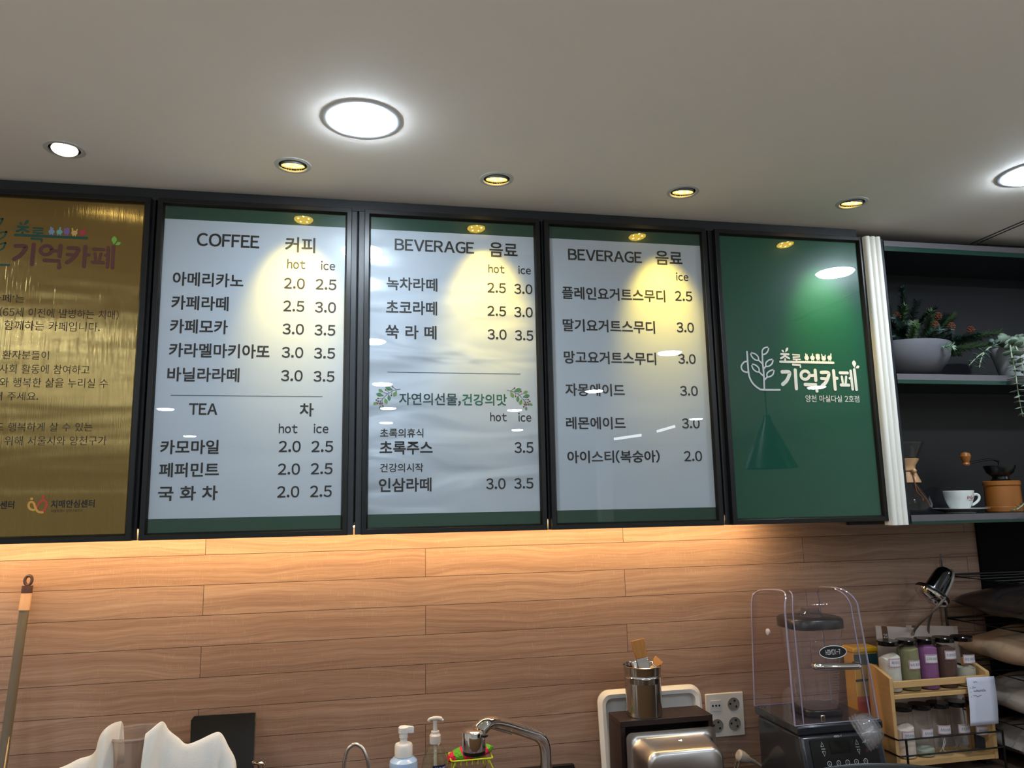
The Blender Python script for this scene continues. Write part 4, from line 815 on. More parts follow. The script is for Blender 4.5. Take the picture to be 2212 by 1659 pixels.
def brush(name, pb, pt, w0, w1, th, lf, label, handle=.07):
    """pb bottom of ferrule, pt tip of bristles"""
    d = (pt-pb).normalized(); L = (pt-pb).length; s = Vector((1, 0, 0))-d*d.x; s.normalize(); n2 = d.cross(s)
    t = thing(name, pb, label, 'brush', 'brushes in the steel pot')
    def slab(a, c, wa, wc, ta, tc): return [[pb+d*x+s*(w*sx)+n2*(h*sy) for sx, sy in ((-1, -1), (1, -1), (1, 1), (-1, 1))] for x, w, h in ((a, wa/2, ta/2), (c, wc/2, tc/2))]
    b = B(); b.loft(slab(lf, L*.7, w0*.95, w1*.97, th, th*1.0)+slab(L*.7, L, w1*.97, w1, th*1.0, th*.7)[1:]); b.build('bristles', M_br, t, bevel=.001)
    b = B(); b.loft(slab(0, lf, w0, w0, th*1.1, th*1.1)); b.loft(slab(lf*.72, lf*.80, w0*1.02, w0*1.02, th*1.25, th*1.25)); b.build('ferrule', M_satin, t, bevel=.0008)
    b = B(); b.loft(slab(-handle, 0, .014, w0*.8, .010, th)); b.build('handle', M_bamboo, t, bevel=.002); return t
brush('pastry_brush', at(1391, 1446, .135), at(1377, 1382, .145), .034, .041, .010, .032, 'wide golden bristle brush standing tall in the steel pot')
brush('pastry_brush', at(1412, 1440, .150), at(1424, 1424, .16), .016, .028, .008, .004, 'short brown brush tip peeking out at the right rim of the steel pot')
# steel pan on its side, bottom toward the viewer
fy = .085; f0, f1 = at(1352, 1582, fy), at(1544, 1571, fy); zt = (f0.z+f1.z)/2; x0, x1 = f0.x, f1.x; d0 = .105
t = thing('steel_pan', ((x0+x1)/2, .03, CT), 'rectangular satin steel pan on its side with its base facing out', 'pan')
H_ = zt-CT; rings = []
def ring(ins, y, r): return [Vector((u, y, CT+.0005+v)) for u, v in rrect(x0+ins, x1-ins, ins*.6, H_-ins, r, 7)]
for ins, y, r in ((0, fy, .016), (0, fy-.0035, .016), (.010, fy-.0035, .022), (.014, fy-.006, .026), (.017, fy-.012, .028), (.022, fy-.06, .030), (.024, fy-d0+.014, .032), (.027, fy-d0+.005, .032), (.034, fy-d0, .030)): rings.append(ring(ins, y, r))
B().loft(rings, True, False, True).build('pan_body', M_satin, t, ang=50)
pr = at(1470, 1594, .05); B().ball((pr.x, .05, zt-.0195), (.0085, .007, .004), 14, 8).build('rivet', M_chrome, t)
# ------------------------------------------------------------------ wall outlet and plug
x0, x1, z0, z1 = .977, 1.107, .884, 1.016; xc, zc_ = (x0+x1)/2, (z0+z1)/2
M_ow = mat('outlet_white', (.84, .82, .80), .35, 0, .02); M_hole = mat('socket_hole', (.03, .03, .03), .6)
t = thing('wall_outlet', (xc, .2998, zc_), 'square white wall socket plate with three round sockets right of the brown box', 'outlet')
B().box(x0, x1, .2925, .2996, z0, z1).build('plate', M_ow, t, bevel=.003)
for sx, sz in ((.030, .030), (-.030, -.031), (.030, -.029)):
    c = (xc+sx, .2925, zc_+sz); Mx = Matrix.Rotation(R(90), 3, 'X')
    s = B().lathe([(.0205, .0), (.0205, .0012), (.0192, .0012), (.0188, .0004), (0, .0004)], c, 30, Mx, False, False).build('socket', mat('socket_grey', (.50, .48, .46), .4), t)
    b = B()
    for a in (70, 170, -40): b.lathe([(.0034, .0005), (.0034, .0009), (0, .001)], (c[0]+.0115*math.cos(R(a)), c[1], c[2]+.0115*math.sin(R(a))), 12, Mx, False, False)
    b.build('pin_holes', M_hole, s)
s = B().box(xc-.050, xc-.012, .2905, .2924, zc_+.012, zc_+.046).build('aerial_socket', mat('socket_pale', (.76, .75, .76), .35), t, bevel=.002)
b = B()
for k in range(3): b.lathe([(.0032, 0), (.0032, .0006), (0, .0007)], (xc-.042+.011*k, .2904, zc_+.030), 12, Matrix.Rotation(R(90), 3, 'X'), False, False)
b.build('pin_holes', M_hole, s)
p = at(1602, 1634, .20); t = thing('power_plug', (p.x, .2, CT), 'white power plug with cord lying by the black blender', 'plug')
pc = Vector((p.x, .2, p.z)); ax = (at(1640, 1648, .20)-at(1597, 1630, .20)).normalized()
sd = Vector((0, 1, 0)); up2 = ax.cross(sd).normalized()
B().tube([pc-ax*.014, pc-ax*.010, pc+ax*.006, pc+ax*.024, pc+ax*.028], [.012, .0175, .0165, .010, .008], 18).build('plug_body', mat('off_white_plastic', (.78, .73, .68), .4), t)
b = B(); b.tube([pc+ax*.026, pc+ax*.05], [.0072, .005], 12); b.tube(spl([pc+ax*.05, pc+ax*.075+Vector((0, 0, -.004)), Vector((p.x+.10, .23, p.z-.045)), Vector((p.x+.13, .26, CT+.006))], 5), .004, 10); b.build('cord', mat('grey_cord', (.58, .55, .53), .5), t)
b = B()
for k in (-1, 1): b.tube([pc-ax*.006+sd*.009*k-up2*(.014 if up2.z > 0 else -.014), pc-ax*.004+sd*.009*k-up2*(.05 if up2.z > 0 else -.05)], .0022, 8)
b.build('pin', M_steel, t)
rk = B().box(p.x-.03, p.x+.05, .17, .235, CT+.0005, p.z-.052); o = rk.build('adapter_block', M_black, None, bevel=.003); tag(o, 'black adapter block on the counter under the white plug', 'adapter')
# ------------------------------------------------------------------ blender in its clear sound hood
M_dgrey = mat('dark_grey_gloss', (.16, .17, .19), .25, 0, .05, coat=.5); M_hood = glass('hood_plastic', (.97, .95, .965), .03, 1.45, .03, (.75, .66, .7), 1.4)
M_edge = mat('hood_edge', (.60, .56, .64), .12, 0, .05, coat=.8); M_whiteprint = mat('white_print_small', (.85, .85, .86), .5)
ex0, ex1, ey0, ey1, ez = 1.098, 1.362, .0, .172, .998
t = thing('blender', ((ex0+ex1)/2, .09, CT), 'black commercial blender with a clear hood over its jug and a chrome bar handle', 'blender')
fb = -.070
b = B(); b.hexa([(ex0+.004, fb, CT), (ex1-.004, fb, CT), (ex1-.004, ey1+.03, CT), (ex0+.004, ey1+.03, CT), (ex0+.004, -.030, ez-.026), (ex1-.004, -.030, ez-.026), (ex1-.004, ey1+.03, ez-.026), (ex0+.004, ey1+.03, ez-.026)])
b.build('base', M_dgrey, t, bevel=.010, seg=3)
B().box(ex0-.002, ex1+.002, -.034, ey1+.034, ez-.0255, ez-.001).build('base_top', M_dgrey, t, bevel=.005)
def fp(u, z):   # point on the sloped front
    q = (z-CT)/(ez-.026-CT); return Vector((u, fb+(-.030-fb)*q, z))
FN = Vector((0, -(ez-.026-CT), -(-.030-fb)*-1)).normalized(); FN = Vector((0, -1, .23)).normalized()
def fo(u, z, d): return fp(u, z)+FN*d
pz0, pz1, pu0, pu1 = CT+.028, ez-.038, ex0+.030, ex1-.030
pn = B().prism(rrect(pu0, pu1, pz0, pz1, .006, 4), lambda u, v, ww: fo(u, v, ww), .0002, .003).build('control_panel', M_black, t)
def px(x, y):   # photo pixel -> (u, z) on the front panel
    lo, hi = -.09, -.01
    for _ in range(30):
        Y = (lo+hi)/2; p = at(x, y, Y); f = fp(p.x, p.z).y
        if f < p.y: hi = Y
        else: lo = Y
    return p.x, p.z
FF = lambda u, v: fo(u, v, .0036)
c0, c1 = px(1789, 1600), px(1837, 1625); B().prism(rrect(min(c0[0], c1[0]), max(c0[0], c1[0]), min(c0[1], c1[1]), max(c0[1], c1[1]), .001, 2), lambda u, v, ww: fo(u, v, ww), .003, .0042).build('display', mat('display_glass', (.02, .03, .035), .12), pn)
b = B()
for x, y, sg in ((1774, 1608, 1), (1779, 1628, -1), (1849, 1603, 1), (1854, 1623, -1)):
    u, v = px(x, y); stroke(b, [(u-.0045, v-.0055*sg), (u+.0045, v-.0055*sg), (u, v+.0065*sg), (u-.0045, v-.0055*sg)], .0012, 0, FF, False)
for x, y in ((1790, 1647), (1810, 1645.5), (1829, 1644), (1848, 1642.5), (1868, 1641)):
    u, v = px(x, y); stroke(b, [(u+.006*math.cos(k*math.pi/8), v-.003+.006*math.sin(k*math.pi/8)) for k in range(17)], .0011, 0, FF, False)
def ftext(s, u0, u1, v, h, wt=.01):
    V, F, a0, a1, d0, d1 = layout(s, wt); kx = (u1-u0)/(a1-a0); b.add([FF(u0+(q[0]-a0)*kx, v-h/2+(q[1]-d0)*h/(d1-d0)) for q in V], F)
u, v = px(1808, 1590); ftext('HIMIX-7', u-.012, u+.012, v, .0048)
u, v = px(1777, 1618); ftext('SPEED', u-.006, u+.006, v, .003); u, v = px(1851, 1613); ftext('PULSE', u-.006, u+.006, v, .003)
for i, (x, y) in enumerate(((1790, 1647), (1810, 1645.5), (1829, 1644), (1848, 1642.5), (1868, 1641))): u, v = px(x, y); ftext(str(i+1), u-.0012, u+.0012, v-.003, .005)
u, v = px(1865, 1601)
for k in range(4): stroke(b, [(u-.006+.0035*k, v-.003), (u-.006+.0035*k, v-.002+.002*k)], .0014, 0, FF)
b.build('panel_print', M_whiteprint, pn, normals=False, weld=False)
b = B(); disc(b, px(1871, 1621), .005, 0, f=FF); b.build('red_button', mat('dim_red', (.25, .06, .07), .5), pn, normals=False, weld=False)
# hood: back wall, domed top, sloping front
hx0, hx1 = ex0-.002, ex1-.004
prof = [(ey1+.022, ez), (ey1+.022, 1.300), (ey1+.016, 1.327), (ey1-.006, 1.343), (.09, 1.352), (.045, 1.352), (.018, 1.342), (.004, 1.318), (.000, 1.28), (-.016, 1.12), (-.028, ez)]
pv = [Vector((0, y, z)) for y, z in spl([(y, z, 0) for y, z in prof], 4) for _ in (0,)] if False else [Vector((0, q.x, q.y)) for q in spl([(y, z, 0) for y, z in prof], 4)]
def hw(z):   # half width of the hood at height z
    q = max(0, (z-1.30)/.052); return (hx1-hx0)/2-.004*(z-ez)/.3-.022*q**2.2
xm = (hx0+hx1)/2-.004
b = B(); n = len(pv); m = 9
rows = []
for p in pv:
    h_ = hw(p.z)+(-.010*(p.z-ez)/.35); rows.append([Vector((xm+h_*(-1+2*i/m), p.y, p.z)) for i in range(m+1)])
b.loft(rows, False, False, False)
for sd in (0, m):
    pts = [r[sd] for r in rows]; b.add(pts, [tuple(range(n))])
b.build('hood', M_hood, t, normals=True, weld=True, ang=40)
b = B(); fr = [r for r in rows if r[0].y < .05]
for sd in (0, m): b.tube([r[sd] for r in rows], .0026, 8)
b.tube([rows[-1][0], rows[-1][-1]], .002, 6); b.tube([rows[0][0], rows[0][-1]], .002, 6)
ins = [r[0].lerp(r[-1], .10) for r in fr]+[r[0].lerp(r[-1], .90) for r in fr[::-1]]
b.tube([p+Vector((0, -.0015, .001)) for p in ins], .0019, 6); b.build('hood_edges', M_edge, t)
hb = at(1659, 1365, .12); B().lathe([(.0095, -.002), (.0095, .003), (.006, .0045), (0, .005)], (rows[6][0].x, .12, hb.z), 20, Matrix.Rotation(R(-90), 3, 'Y'), True, False).build('hinge_cap', mat('pale_button', (.75, .72, .74), .3), t)
def hf(x, y, d=0):   # photo pixel -> point just in front of the hood front
    lo, hi = -.05, .03
    for _ in range(30):
        Y = (lo+hi)/2; p = at(x, y, Y); f = -.028+(p.z-ez)/(1.28-ez)*.028
        if f < p.y: hi = Y
        else: lo = Y
    return p+Vector((0, -d, 0))
c = hf(1798, 1408, .003); nf = Vector((0, -1, -.1)).normalized()
hfu = lambda d: (lambda u, v: (c.x+u, c.y+.1*v-d, c.z+v))
b = B(); disc(b, (0, 0), .0445, 0, .0185, 40, hfu(0)); bd = b.build('badge', M_black, t, normals=False, weld=False)
b = B(); stroke(b, [(.0432*math.cos(k*math.pi/20), .0172*math.sin(k*math.pi/20)) for k in range(41)], .0022, 0, hfu(.0005), False)
V, F, a0, a1, d0, d1 = layout('HIMIX-7', .006, track=.05); kx = .047/(a1-a0); b.add([hfu(.0005)(-.0235+(q[0]-a0)*kx, -.0068+(q[1]-d0)*.0136/(d1-d0)) for q in V], F); b.build('badge_lettering', M_whiteprint, bd, normals=False, weld=False)
yh = hf(1810, 1440).y-.022; e0, e1 = at(1764, 1440.5, yh), at(1857, 1438.5, yh)
hl = B(); hl.tube(spl([e0+Vector((.004, .02, 0)), e0+Vector((.001, .006, 0)), e0+Vector((.010, -.001, 0)), e0.lerp(e1, .5)+Vector((0, -.003, 0)), e1+Vector((-.010, -.001, 0)), e1+Vector((-.001, .006, 0)), e1+Vector((-.004, .02, 0))], 6), .0095, 16)
hl.build('bar_handle', M_chrome, t)
# jug inside
jx, jy = (at(1745, 1352, .09).x+.004, .085); jt = at(1748, 1350, .085).z; jb = at(1776, 1522, .085).z
def sq(hw_, hd, z, k=.55, n=28):
    r = []
    for i in range(n):
        a = 2*math.pi*i/n; cx, cy = math.cos(a), math.sin(a); r.append(Vector((jx+hw_*math.copysign(abs(cx)**k, cx), jy+hd*math.copysign(abs(cy)**k, cy), z)))
    return r
jg = B(); jg.loft([sq(.052, .052, jb), sq(.056, .055, jb+.03), sq(.078, .070, jt-.02), sq(.083, .074, jt)], True, True, False); j = jg.build('jug', glass('jug_plastic', (.97, .96, .965), .02, 1.5, .05, (.82, .76, .78), 1.6), t, ang=60)
b = B(); ms = [at(1767+26*0, 1455+k*5.1, 0) for k in range(14)]
for k in range(14):
    z = jt-.085-.0078*k; u0 = jx+.018; y_ = jy-.062+.011*k/14-.006+(.0008*k); b.add([(u0, y_-.012, z), (u0+(.022 if k % 2 == 0 else .016), y_-.012, z), (u0+(.022 if k % 2 == 0 else .016), y_-.012, z+.0016), (u0, y_-.012, z+.0016)], [(0, 1, 2, 3)])
b.build('measure_marks', mat('grey_print', (.25, .23, .24), .5), j, normals=False, weld=False)
lid = B(); lid.loft([sq(.085, .076, jt-.004), sq(.089, .080, jt-.002, .7), sq(.089, .080, jt+.020, .7), sq(.084, .075, jt+.025, .7)]); ld_ = lid.build('jug_lid', M_black, t, ang=50)
B().lathe([(.034, 0), (.034, .010), (.027, .016), (.026, .026), (0, .027)], (jx+.004, jy, jt+.0255), 28, None, True, False).build('lid_cap', glass('cap_plastic', (.7, .68, .7), .05, 1.45, .12, (.4, .36, .38), 2), ld_)
b = B(); b.loft([sq(.064, .060, ez), sq(.062, .058, jb-.001)]); b.build('jug_base', M_black, t, bevel=.003)
lt = hf(1776, 1552, .003); B().box(lt.x-.006, lt.x+.006, lt.y-.003, lt.y+.003, lt.z-.008, lt.z+.010).build('latch', M_chrome, t, bevel=.002)
# stacked clear dome lids
M_dome = glass('dome_plastic', (.98, .98, .985), .02, 1.45, .09, (.88, .88, .9), 1.5)
dc = at(1874, 1577, -.085); ax = Vector((.62, -.35, .42)).normalized(); Mx = ax.to_track_quat('Z', 'Y').to_matrix()
for k, lab in enumerate(('clear dome cup lid, lowest of the tilted stack beside the blender', 'clear dome cup lid, second from the bottom of the tilted stack beside the blender', 'clear dome cup lid, outermost and topmost of the tilted stack beside the blender')):
    o_ = dc+ax*(-.022+.0085*k); t = thing('dome_lid', o_, lab, 'lid', 'clear dome lids stacked by the blender')
    B().lathe([(.0475, -.004), (.0485, -.001), (.0475, .003), (.0445, .004), (.0435, .008), (.0415, .018), (.035, .030), (.024, .038), (.012, .041)], (0, 0, 0), 40, Mx, False, False).build('dome', M_dome, t, local=True)
    B().tube([Mx @ Vector((.0485*math.cos(q*math.pi/20), .0485*math.sin(q*math.pi/20), -.001)) for q in range(40)], .0011, 6, closed=True).build('rim', M_dome, t, local=True)
# ------------------------------------------------------------------ spice rack with jars
fy, by = .080, .182; A0, A1 = at(1933, 1640, fy), at(2158, 1625, fy); rx0, rx1 = at(1927, 1530, fy).x, at(2146, 1530, fy).x; rz0 = .822
tz = at(1925, 1452, fy).z; bzk = at(1880, 1432, by).z
t = thing('spice_rack', ((rx0+rx1)/2, .13, rz0-.0215), 'two-tier pale wooden rack of powder jars with a black wire rail', 'rack')
for x in (rx0, rx1-.012):
    B().prism([(fy, rz0-.001), (by, rz0-.001), (by, bzk), (by-.03, bzk), (fy, tz-.018)], lambda u, v, ww: (ww, u, v), x, x+.012).build('side_panel', M_bamboo, t, bevel=.0015)
sz1 = at(1935, 1502, fy).z
B().box(rx0+.0122, rx1-.0122, fy+.001, by-.001, rz0, rz0+.012).build('shelf', M_bamboo, t, bevel=.001); B().box(rx0+.0122, rx1-.0122, fy, by-.001, sz1-.012, sz1).build('shelf', M_bamboo, t, bevel=.001)
rzr = at(1935, 1480, fy).z; B().box(rx0+.0122, rx1-.0122, fy, fy+.008, rzr-.010, rzr+.010).build('front_rail', M_bamboo, t, bevel=.0015)
for x in (rx0+.02, rx1-.02):
    B().box(x-.01, x+.01, fy+.02, by-.02, CT+.0004, rz0-.0012).build('foot', M_blackm, t)
for z in (at(1935, 1600, fy-.02).z, at(1935, 1636, fy-.02).z):
    b = B(); yq = fy-.020; b.tube([Vector((rx0-.004, by-.02, z)), Vector((rx0-.004, yq, z)), Vector((rx1+.004, yq, z)), Vector((rx1+.004, by-.02, z))], .0026, 8); b.build('wire_rail', M_blackm, t)
for x in (rx0+.022, rx1+.004):
    B().tube([Vector((x, fy-.020, CT+.0006)), Vector((x, fy-.020, at(1935, 1598, fy-.02).z))], .0032, 8).build('wire_post', M_blackm, t)
# jars
JR, JH = .0325, .150
def jar_proto():
    t = thing('powder_jar', (0, 0, 0), 'x', 'jar')
    B().lathe([(.0, .0), (.028, 0), (.0315, .004), (JR, .012), (JR, JH-.028), (.0312, JH-.019), (.0302, JH-.013), (.0302, JH-.006)], n=32, cap0=False, cap1=False).build('glass_body', M_jar, t, local=True)
    B().lathe([(.0, JH-.0135), (.0312, JH-.0135), (.0322, JH-.012), (.0322, JH-.001), (.031, JH+.0005), (0, JH+.0005)], n=32, cap0=False, cap1=False).build('lid', mat('black_lid', (.03, .03, .033), .22, coat=.4), t, local=True)
    def lf(u, v, d=0): a = R(-99)+u/JR; r = JR+.0007+d; return (r*math.cos(a), r*math.sin(a), v)
    lb = B().grid(lambda u, v: lf(-.021+.042*u, .068+.026*v), 12, 1).build('label', mat('label_paper', (.86, .83, .84), .6), t, local=True)
    b = B()
    for q in ([(-.0195, .0695), (.0195, .0695)], [(-.0195, .0925), (.0195, .0925)], [(-.0195, .0695), (-.0195, .0925)], [(.0195, .0695), (.0195, .0925)]):
        n_ = 10; pts = [(q[0][0]+(q[1][0]-q[0][0])*i/n_, q[0][1]+(q[1][1]-q[0][1])*i/n_) for i in range(n_+1)]
        stroke(b, pts, .0012, 0, lambda u, v: lf(u, v, .0004), False)
    b.build('label_border', mat('red_border', (.72, .36, .40), .5), lb, local=True, normals=False, weld=False)
    return t, lf
proto, lf = jar_proto()
upper = [(1922, 'powder jar of white flour, leftmost on the upper tier of the wooden rack', '파우더', .105, (.86, .84, .80)), (1963, 'powder jar of olive green powder on the upper tier of the wooden rack', '녹차 파우더', .128, (.55, .53, .38)),
         (2003, 'powder jar of bright purple powder in the middle of the upper tier', '고구마 파우더', .128, (.58, .36, .56)), (2043, 'powder jar of brown cocoa powder on the upper tier of the wooden rack', '초코파우더', .124, (.36, .25, .215)),
         (2083, 'powder jar half filled with pale beige powder, rightmost on the upper tier', '홍삼 파우더', .058, (.74, .71, .64))]
lower = [(1952, 'powder jar filled with white powder, leftmost on the lower tier of the wooden rack', '', .090, (.93, .86, .80)), (1992, 'clear jar with a little pale powder left, second on the lower tier', '', .022, (.66, .68, .62)),
         (2032, 'clear jar holding a bent white wire, third on the lower tier', '', 0, None), (2072, 'clear jar holding crumpled plastic film, fourth on the lower tier', '', 0, None), (2112, 'clear jar partly hidden by the paper note, rightmost on the lower tier', '', 0, None)]
pool = [proto]+[copy_tree(proto) for _ in range(9)]
for rowi, (row, zb) in enumerate(((upper, sz1+.0004), (lower, rz0+.0124))):
    for i, (x, lab, tx, fill, colr) in enumerate(row):
        p = at(x, 1440 if rowi == 0 else 1590, .130); tj = pool[i+5*rowi]
        tj.location = (p.x, .130, zb); tj['label'] = lab; tj['group'] = 'jars on the upper tier' if rowi == 0 else 'jars on the lower tier'
        dz = (.018, .008, .022, .030, .014, -.002, .0, .006, .004, -.006)[i+5*rowi]; tj.rotation_euler.z = R((6, 10, 0, 8, 4, 2, 8, -4, 6, 0)[i+5*rowi])
        for ch in tj.children:
            if ch.name.startswith('label'): ch.location.z = dz-.010; lb = ch
        if colr:
            rr = random.Random(i); M = mat('powder_%s' % ('a b c d e f g h i j'.split()[i+5*rowi]), colr, .9, 0, .12, 60, bump=.4, bscale=120)
            b = B(); b.lathe([(0, .003), (.0285, .003), (JR-.0015, .012), (JR-.0015, fill*.96), (.02, fill*1.0), (.0005, fill*1.02)], n=28, cap0=False, cap1=False)
            b.v = [v+Vector((0, 0, .004*math.sin(v.x*90+i)+.003*math.cos(v.y*120+i) if v.z > fill*.8 else 0)) for v in b.v]; b.build('powder', M, tj, local=True)
        b = B()
        if tx:
            V, F, a0, a1, d0, d1 = layout(tx, -.004); wv = min(.034, .0085*len(tx)); b.add([lf(-wv/2+(q[0]-a0)*wv/(a1-a0), .076+(q[1]-d0)*.010/(d1-d0), .0006) for q in V], F)
        else:
            for k in range(5): stroke(b, [(-.013+.006*k, .077+.002*(k % 2)), (-.010+.006*k, .085), (-.009+.006*k, .077)], .0008, 0, lambda u, v: lf(u, v, .0006))
        b.build('handwriting', mat('pencil_grey', (.42, .42, .46), .6), lb, local=True, normals=False, weld=False)
        if rowi == 1 and i == 2:
            B().tube(spl([(-.012, -.004, .004), (-.004, -.01, .02), (.006, -.008, .045), (.010, -.004, .03), (.0, -.006, .012), (.012, -.004, .004)], 6), .0011, 6).build('white_wire', M_wplas, tj, local=True)
        if rowi == 1 and i == 3:
            rr = random.Random(9); B().grid(lambda u, v: (-.018+.036*u, -.012+.02*v+.006*math.sin(9*u+5*v), .004+.045*abs(math.sin(2.2*u+3*v))*(1-.6*v)), 10, 8).build('plastic_film', M_clear, tj, local=True)
        if rowi == 1 and i == 4:
            B().grid(lambda u, v: (-.018+.036*u, -.006+.012*math.sin(5*u), .004+.05*v*(1-.4*u)), 8, 4).build('dark_wrapper', mat('dark_wrapper', (.10, .10, .13), .5), tj, local=True)
# paper note hanging from the rack
cs_ = [at(2087, 1464, fy-.004), at(2147, 1460.5, fy-.004), at(2157, 1563, fy-.026), at(2096, 1569, fy-.026)]
b = B(); b.grid(lambda u, v: cs_[0].lerp(cs_[1], u).lerp(cs_[3].lerp(cs_[2], u), v)+Vector((0, -.004*math.sin(math.pi*v), 0)), 4, 10)
nt_ = b.build('paper_note', M_paper, None, solid=.0004); tag(nt_, 'white paper note with grey handwriting hanging at the right end of the wooden rack', 'note')
def nf_(u, v): return tuple(cs_[0].lerp(cs_[1], u).lerp(cs_[3].lerp(cs_[2], u), v)+Vector((0, -.004*math.sin(math.pi*v)-.0008, 0)))
b = B()
def sc_(u0, u1, v, n, seed):
    rr = random.Random(seed); stroke(b, [(u0+(u1-u0)*k/n, v+rr.uniform(-.022, .022)) for k in range(n+1)], .010, 0, nf_, False)
sc_(.23, .36, .095, 7, 1); sc_(.15, .28, .205, 8, 2); sc_(.19, .62, .285, 22, 3); sc_(.19, .62, .275, 20, 5); sc_(.16, .45, .385, 12, 4)
for v in (.215, .30, .395): disc(b, (.09, v), .012, 0, .008, f=nf_)
b.build('handwriting', mat('pencil_grey', (.42, .42, .46), .6), nt_, normals=False, weld=False)
# pouches behind the rack
def pouch(c0, c1, z0, label, num, seed, thick=.03):
    w_ = c1.x-c0.x; xc = (c0.x+c1.x)/2; h_ = max(c0.z, c1.z)-z0; Yp = c0.y
    t = thing('coffee_pouch', (xc, Yp, z0), label, 'pouch', 'marble pouches behind the jars')
    def f(s): return lambda u, v: Vector((xc+(u-.5)*w_, Yp+s*thick*math.sin(math.pi*u)**.6*(1-v)**.5*.5+.001*s, z0+v*(h_+(c1.z-c0.z)*(u-.5))))
    b = B(); b.grid(f(-1), 14, 14); b.grid(f(1), 14, 14)
    M = mat('marble_film', (.80, .73, .69), .4, 0, .35, 9, stretch=(1, 1, 3)); b.build('bag', M, t)
    tx = c0.x+w_*.115
    b = B(); g_ = lambda u, v: f(-1)(u, v)+Vector((0, -.0008, 0)); b.grid(lambda u, v: g_(.105+.10*u, 1-.042/h_*v), 3, 6); tg = b.build('brown_tab', mat('brown_tab', (.40, .26, .15), .5), t)
    if num:
        V, F, a0, a1, d0, d1 = layout(num, .01); b = B(); b.add([g_(.118+.074*(q[0]-a0)/(a1-a0), 1-.036/h_+.013/h_*(q[1]-d0)/(d1-d0))+Vector((0, -.0008, 0)) for q in V], F); b.build('tab_number', M_whiteprint, tg, normals=False, weld=False)
pouch(at(1891, 1358, .215), at(2008, 1364, .215), CT+.001, 'marble-patterned pouch with a brown 25 tab behind the left upper jars', '25', 1)
pouch(at(1957, 1355, .250), at(2068, 1357, .250), CT+.001, 'marble-patterned pouch behind the right upper jars, further back', '', 2)
# yellow-lidded packet
p0, p1 = at(1833, 1397, .225), at(1887, 1396, .225); zt = p0.z; 
t = thing('yellow_lid_box', ((p0.x+p1.x)/2, .235, CT), 'box with a bright yellow lid and colourful print behind the blender', 'box')
B().box(p0.x+.004, p1.x-.004, .208, .262, CT+.0005, zt-.018).build('carton', mat('carton_yellow', (.80, .62, .22), .5, 0, .2, 20), t, bevel=.002)
b = B(); zz = zt-.02
for z0_, z1_, cc in ((zt-.055, zt-.022, (.12, .28, .30)), (zt-.105, zt-.098, (.06, .06, .05)), (zt-.20, zt-.15, (.75, .25, .15))):
    B().box(p0.x+.0035, p1.x-.0035, .2072, .2079, z0_, z1_).build('print_band', mat('band_%d' % int(cc[0]*100), cc, .5), t)
B().box(p0.x, p1.x, .204, .266, zt-.0175, zt).build('lid', mat('bright_yellow', (.93, .72, .05), .35), t, bevel=.005)
# ------------------------------------------------------------------ wire rack with bags at the right edge
M_bag = mat('clear_bag_film', (.62, .58, .55), .3, 0, .3, 14, bump=.6, bscale=30, stretch=(1, 1, 5), coat=.3); M_bagd = mat('dark_bag_film', (.15, .13, .125), .28, 0, .35, 14, bump=.5, bscale=30, coat=.4)
M_bagt = mat('tan_paper_bag', (.66, .56, .46), .6, 0, .15, 20, bump=.6, bscale=40)
cY = .272; zt = at(2045, 1335, cY).z; X0 = at(2045, 1335, cY).x; dz = .143
t = thing('wire_rack', (X0+.2, .1, CT), 'tiered black wire rack stacked with film bags at the right edge', 'rack')
tiers = [zt+dz, zt, zt-dz, zt-2*dz]
for i, z in enumerate(tiers):
    if z < CT+.02: continue
    b = B(); yb, yf = .272, -.10; b.tube([Vector((X0, yf, z)), Vector((X0, yb, z)), Vector((X0+.42, yb, z)), Vector((X0+.42, yf, z))], .0036, 8, closed=True)
    for k in range(1, 5): b.tube([Vector((X0, yf+(yb-yf)*k/5, z)), Vector((X0+.42, yf+(yb-yf)*k/5, z))], .0018, 6)
    b.build('wire_tier', M_blackm, t)
for x, y in ((X0, .272), (X0+.42, .272), (X0+.42, -.10)):
    B().tube([Vector((x, y, CT+.0005)), Vector((x, y, zt+dz+.05))], .0045, 8).build('post', M_blackm, t)
B().tube([Vector((X0, -.10, CT+.0005)), Vector((X0, -.10, CT+.03))], .0045, 8).build('post', M_blackm, t)
def bag(z, h, M, seed, label, x0=.012, x1=.40, y0=-.095, y1=.262):
    rr = random.Random(seed); xa, xb = X0+x0, X0+x1; xc, yc = (xa+xb)/2, (y0+y1)/2
    b = B(); nu = 26
    def f(s):
        def g(u, v):
            a, c = 2*u-1, 2*v-1; e = max(0, (1-abs(a)**2.6))**.5*max(0, (1-abs(c)**2.6))**.5
            w_ = 1+.12*math.sin(6*a+seed)+.10*math.sin(7*c+2*seed+3*a)
            return Vector((xc+a*(xb-xa)/2, yc+c*(y1-y0)/2, z+h*.42+s*h*.5*e*w_*(1 if s > 0 else .72)))
        return g
    b.grid(f(1), nu, nu); b.grid(f(-1), nu, nu); zmin = min(v.z for v in b.v); b.v = [v+Vector((0, 0, z+.0045-zmin)) for v in b.v]
    o = b.build('filled_bag', M, None, ang=80); tag(o, label, 'bag', 'bags on the wire rack'); return o
bag(tiers[1], .125, M_bagd, 1, 'dark glossy film bag on the top tier of the wire rack')
bag(tiers[2], .128, M_bagt, 2, 'puffy tan bag on the second tier of the wire rack')
if tiers[3] > CT+.02: bag(tiers[3], .125, M_bag, 3, 'grey film bag on the third tier of the wire rack')
bag(CT, max(.06, tiers[3]-CT-.012) if tiers[3] > CT+.02 else .12, M_bag, 4, 'grey film bag on the counter under the wire rack')
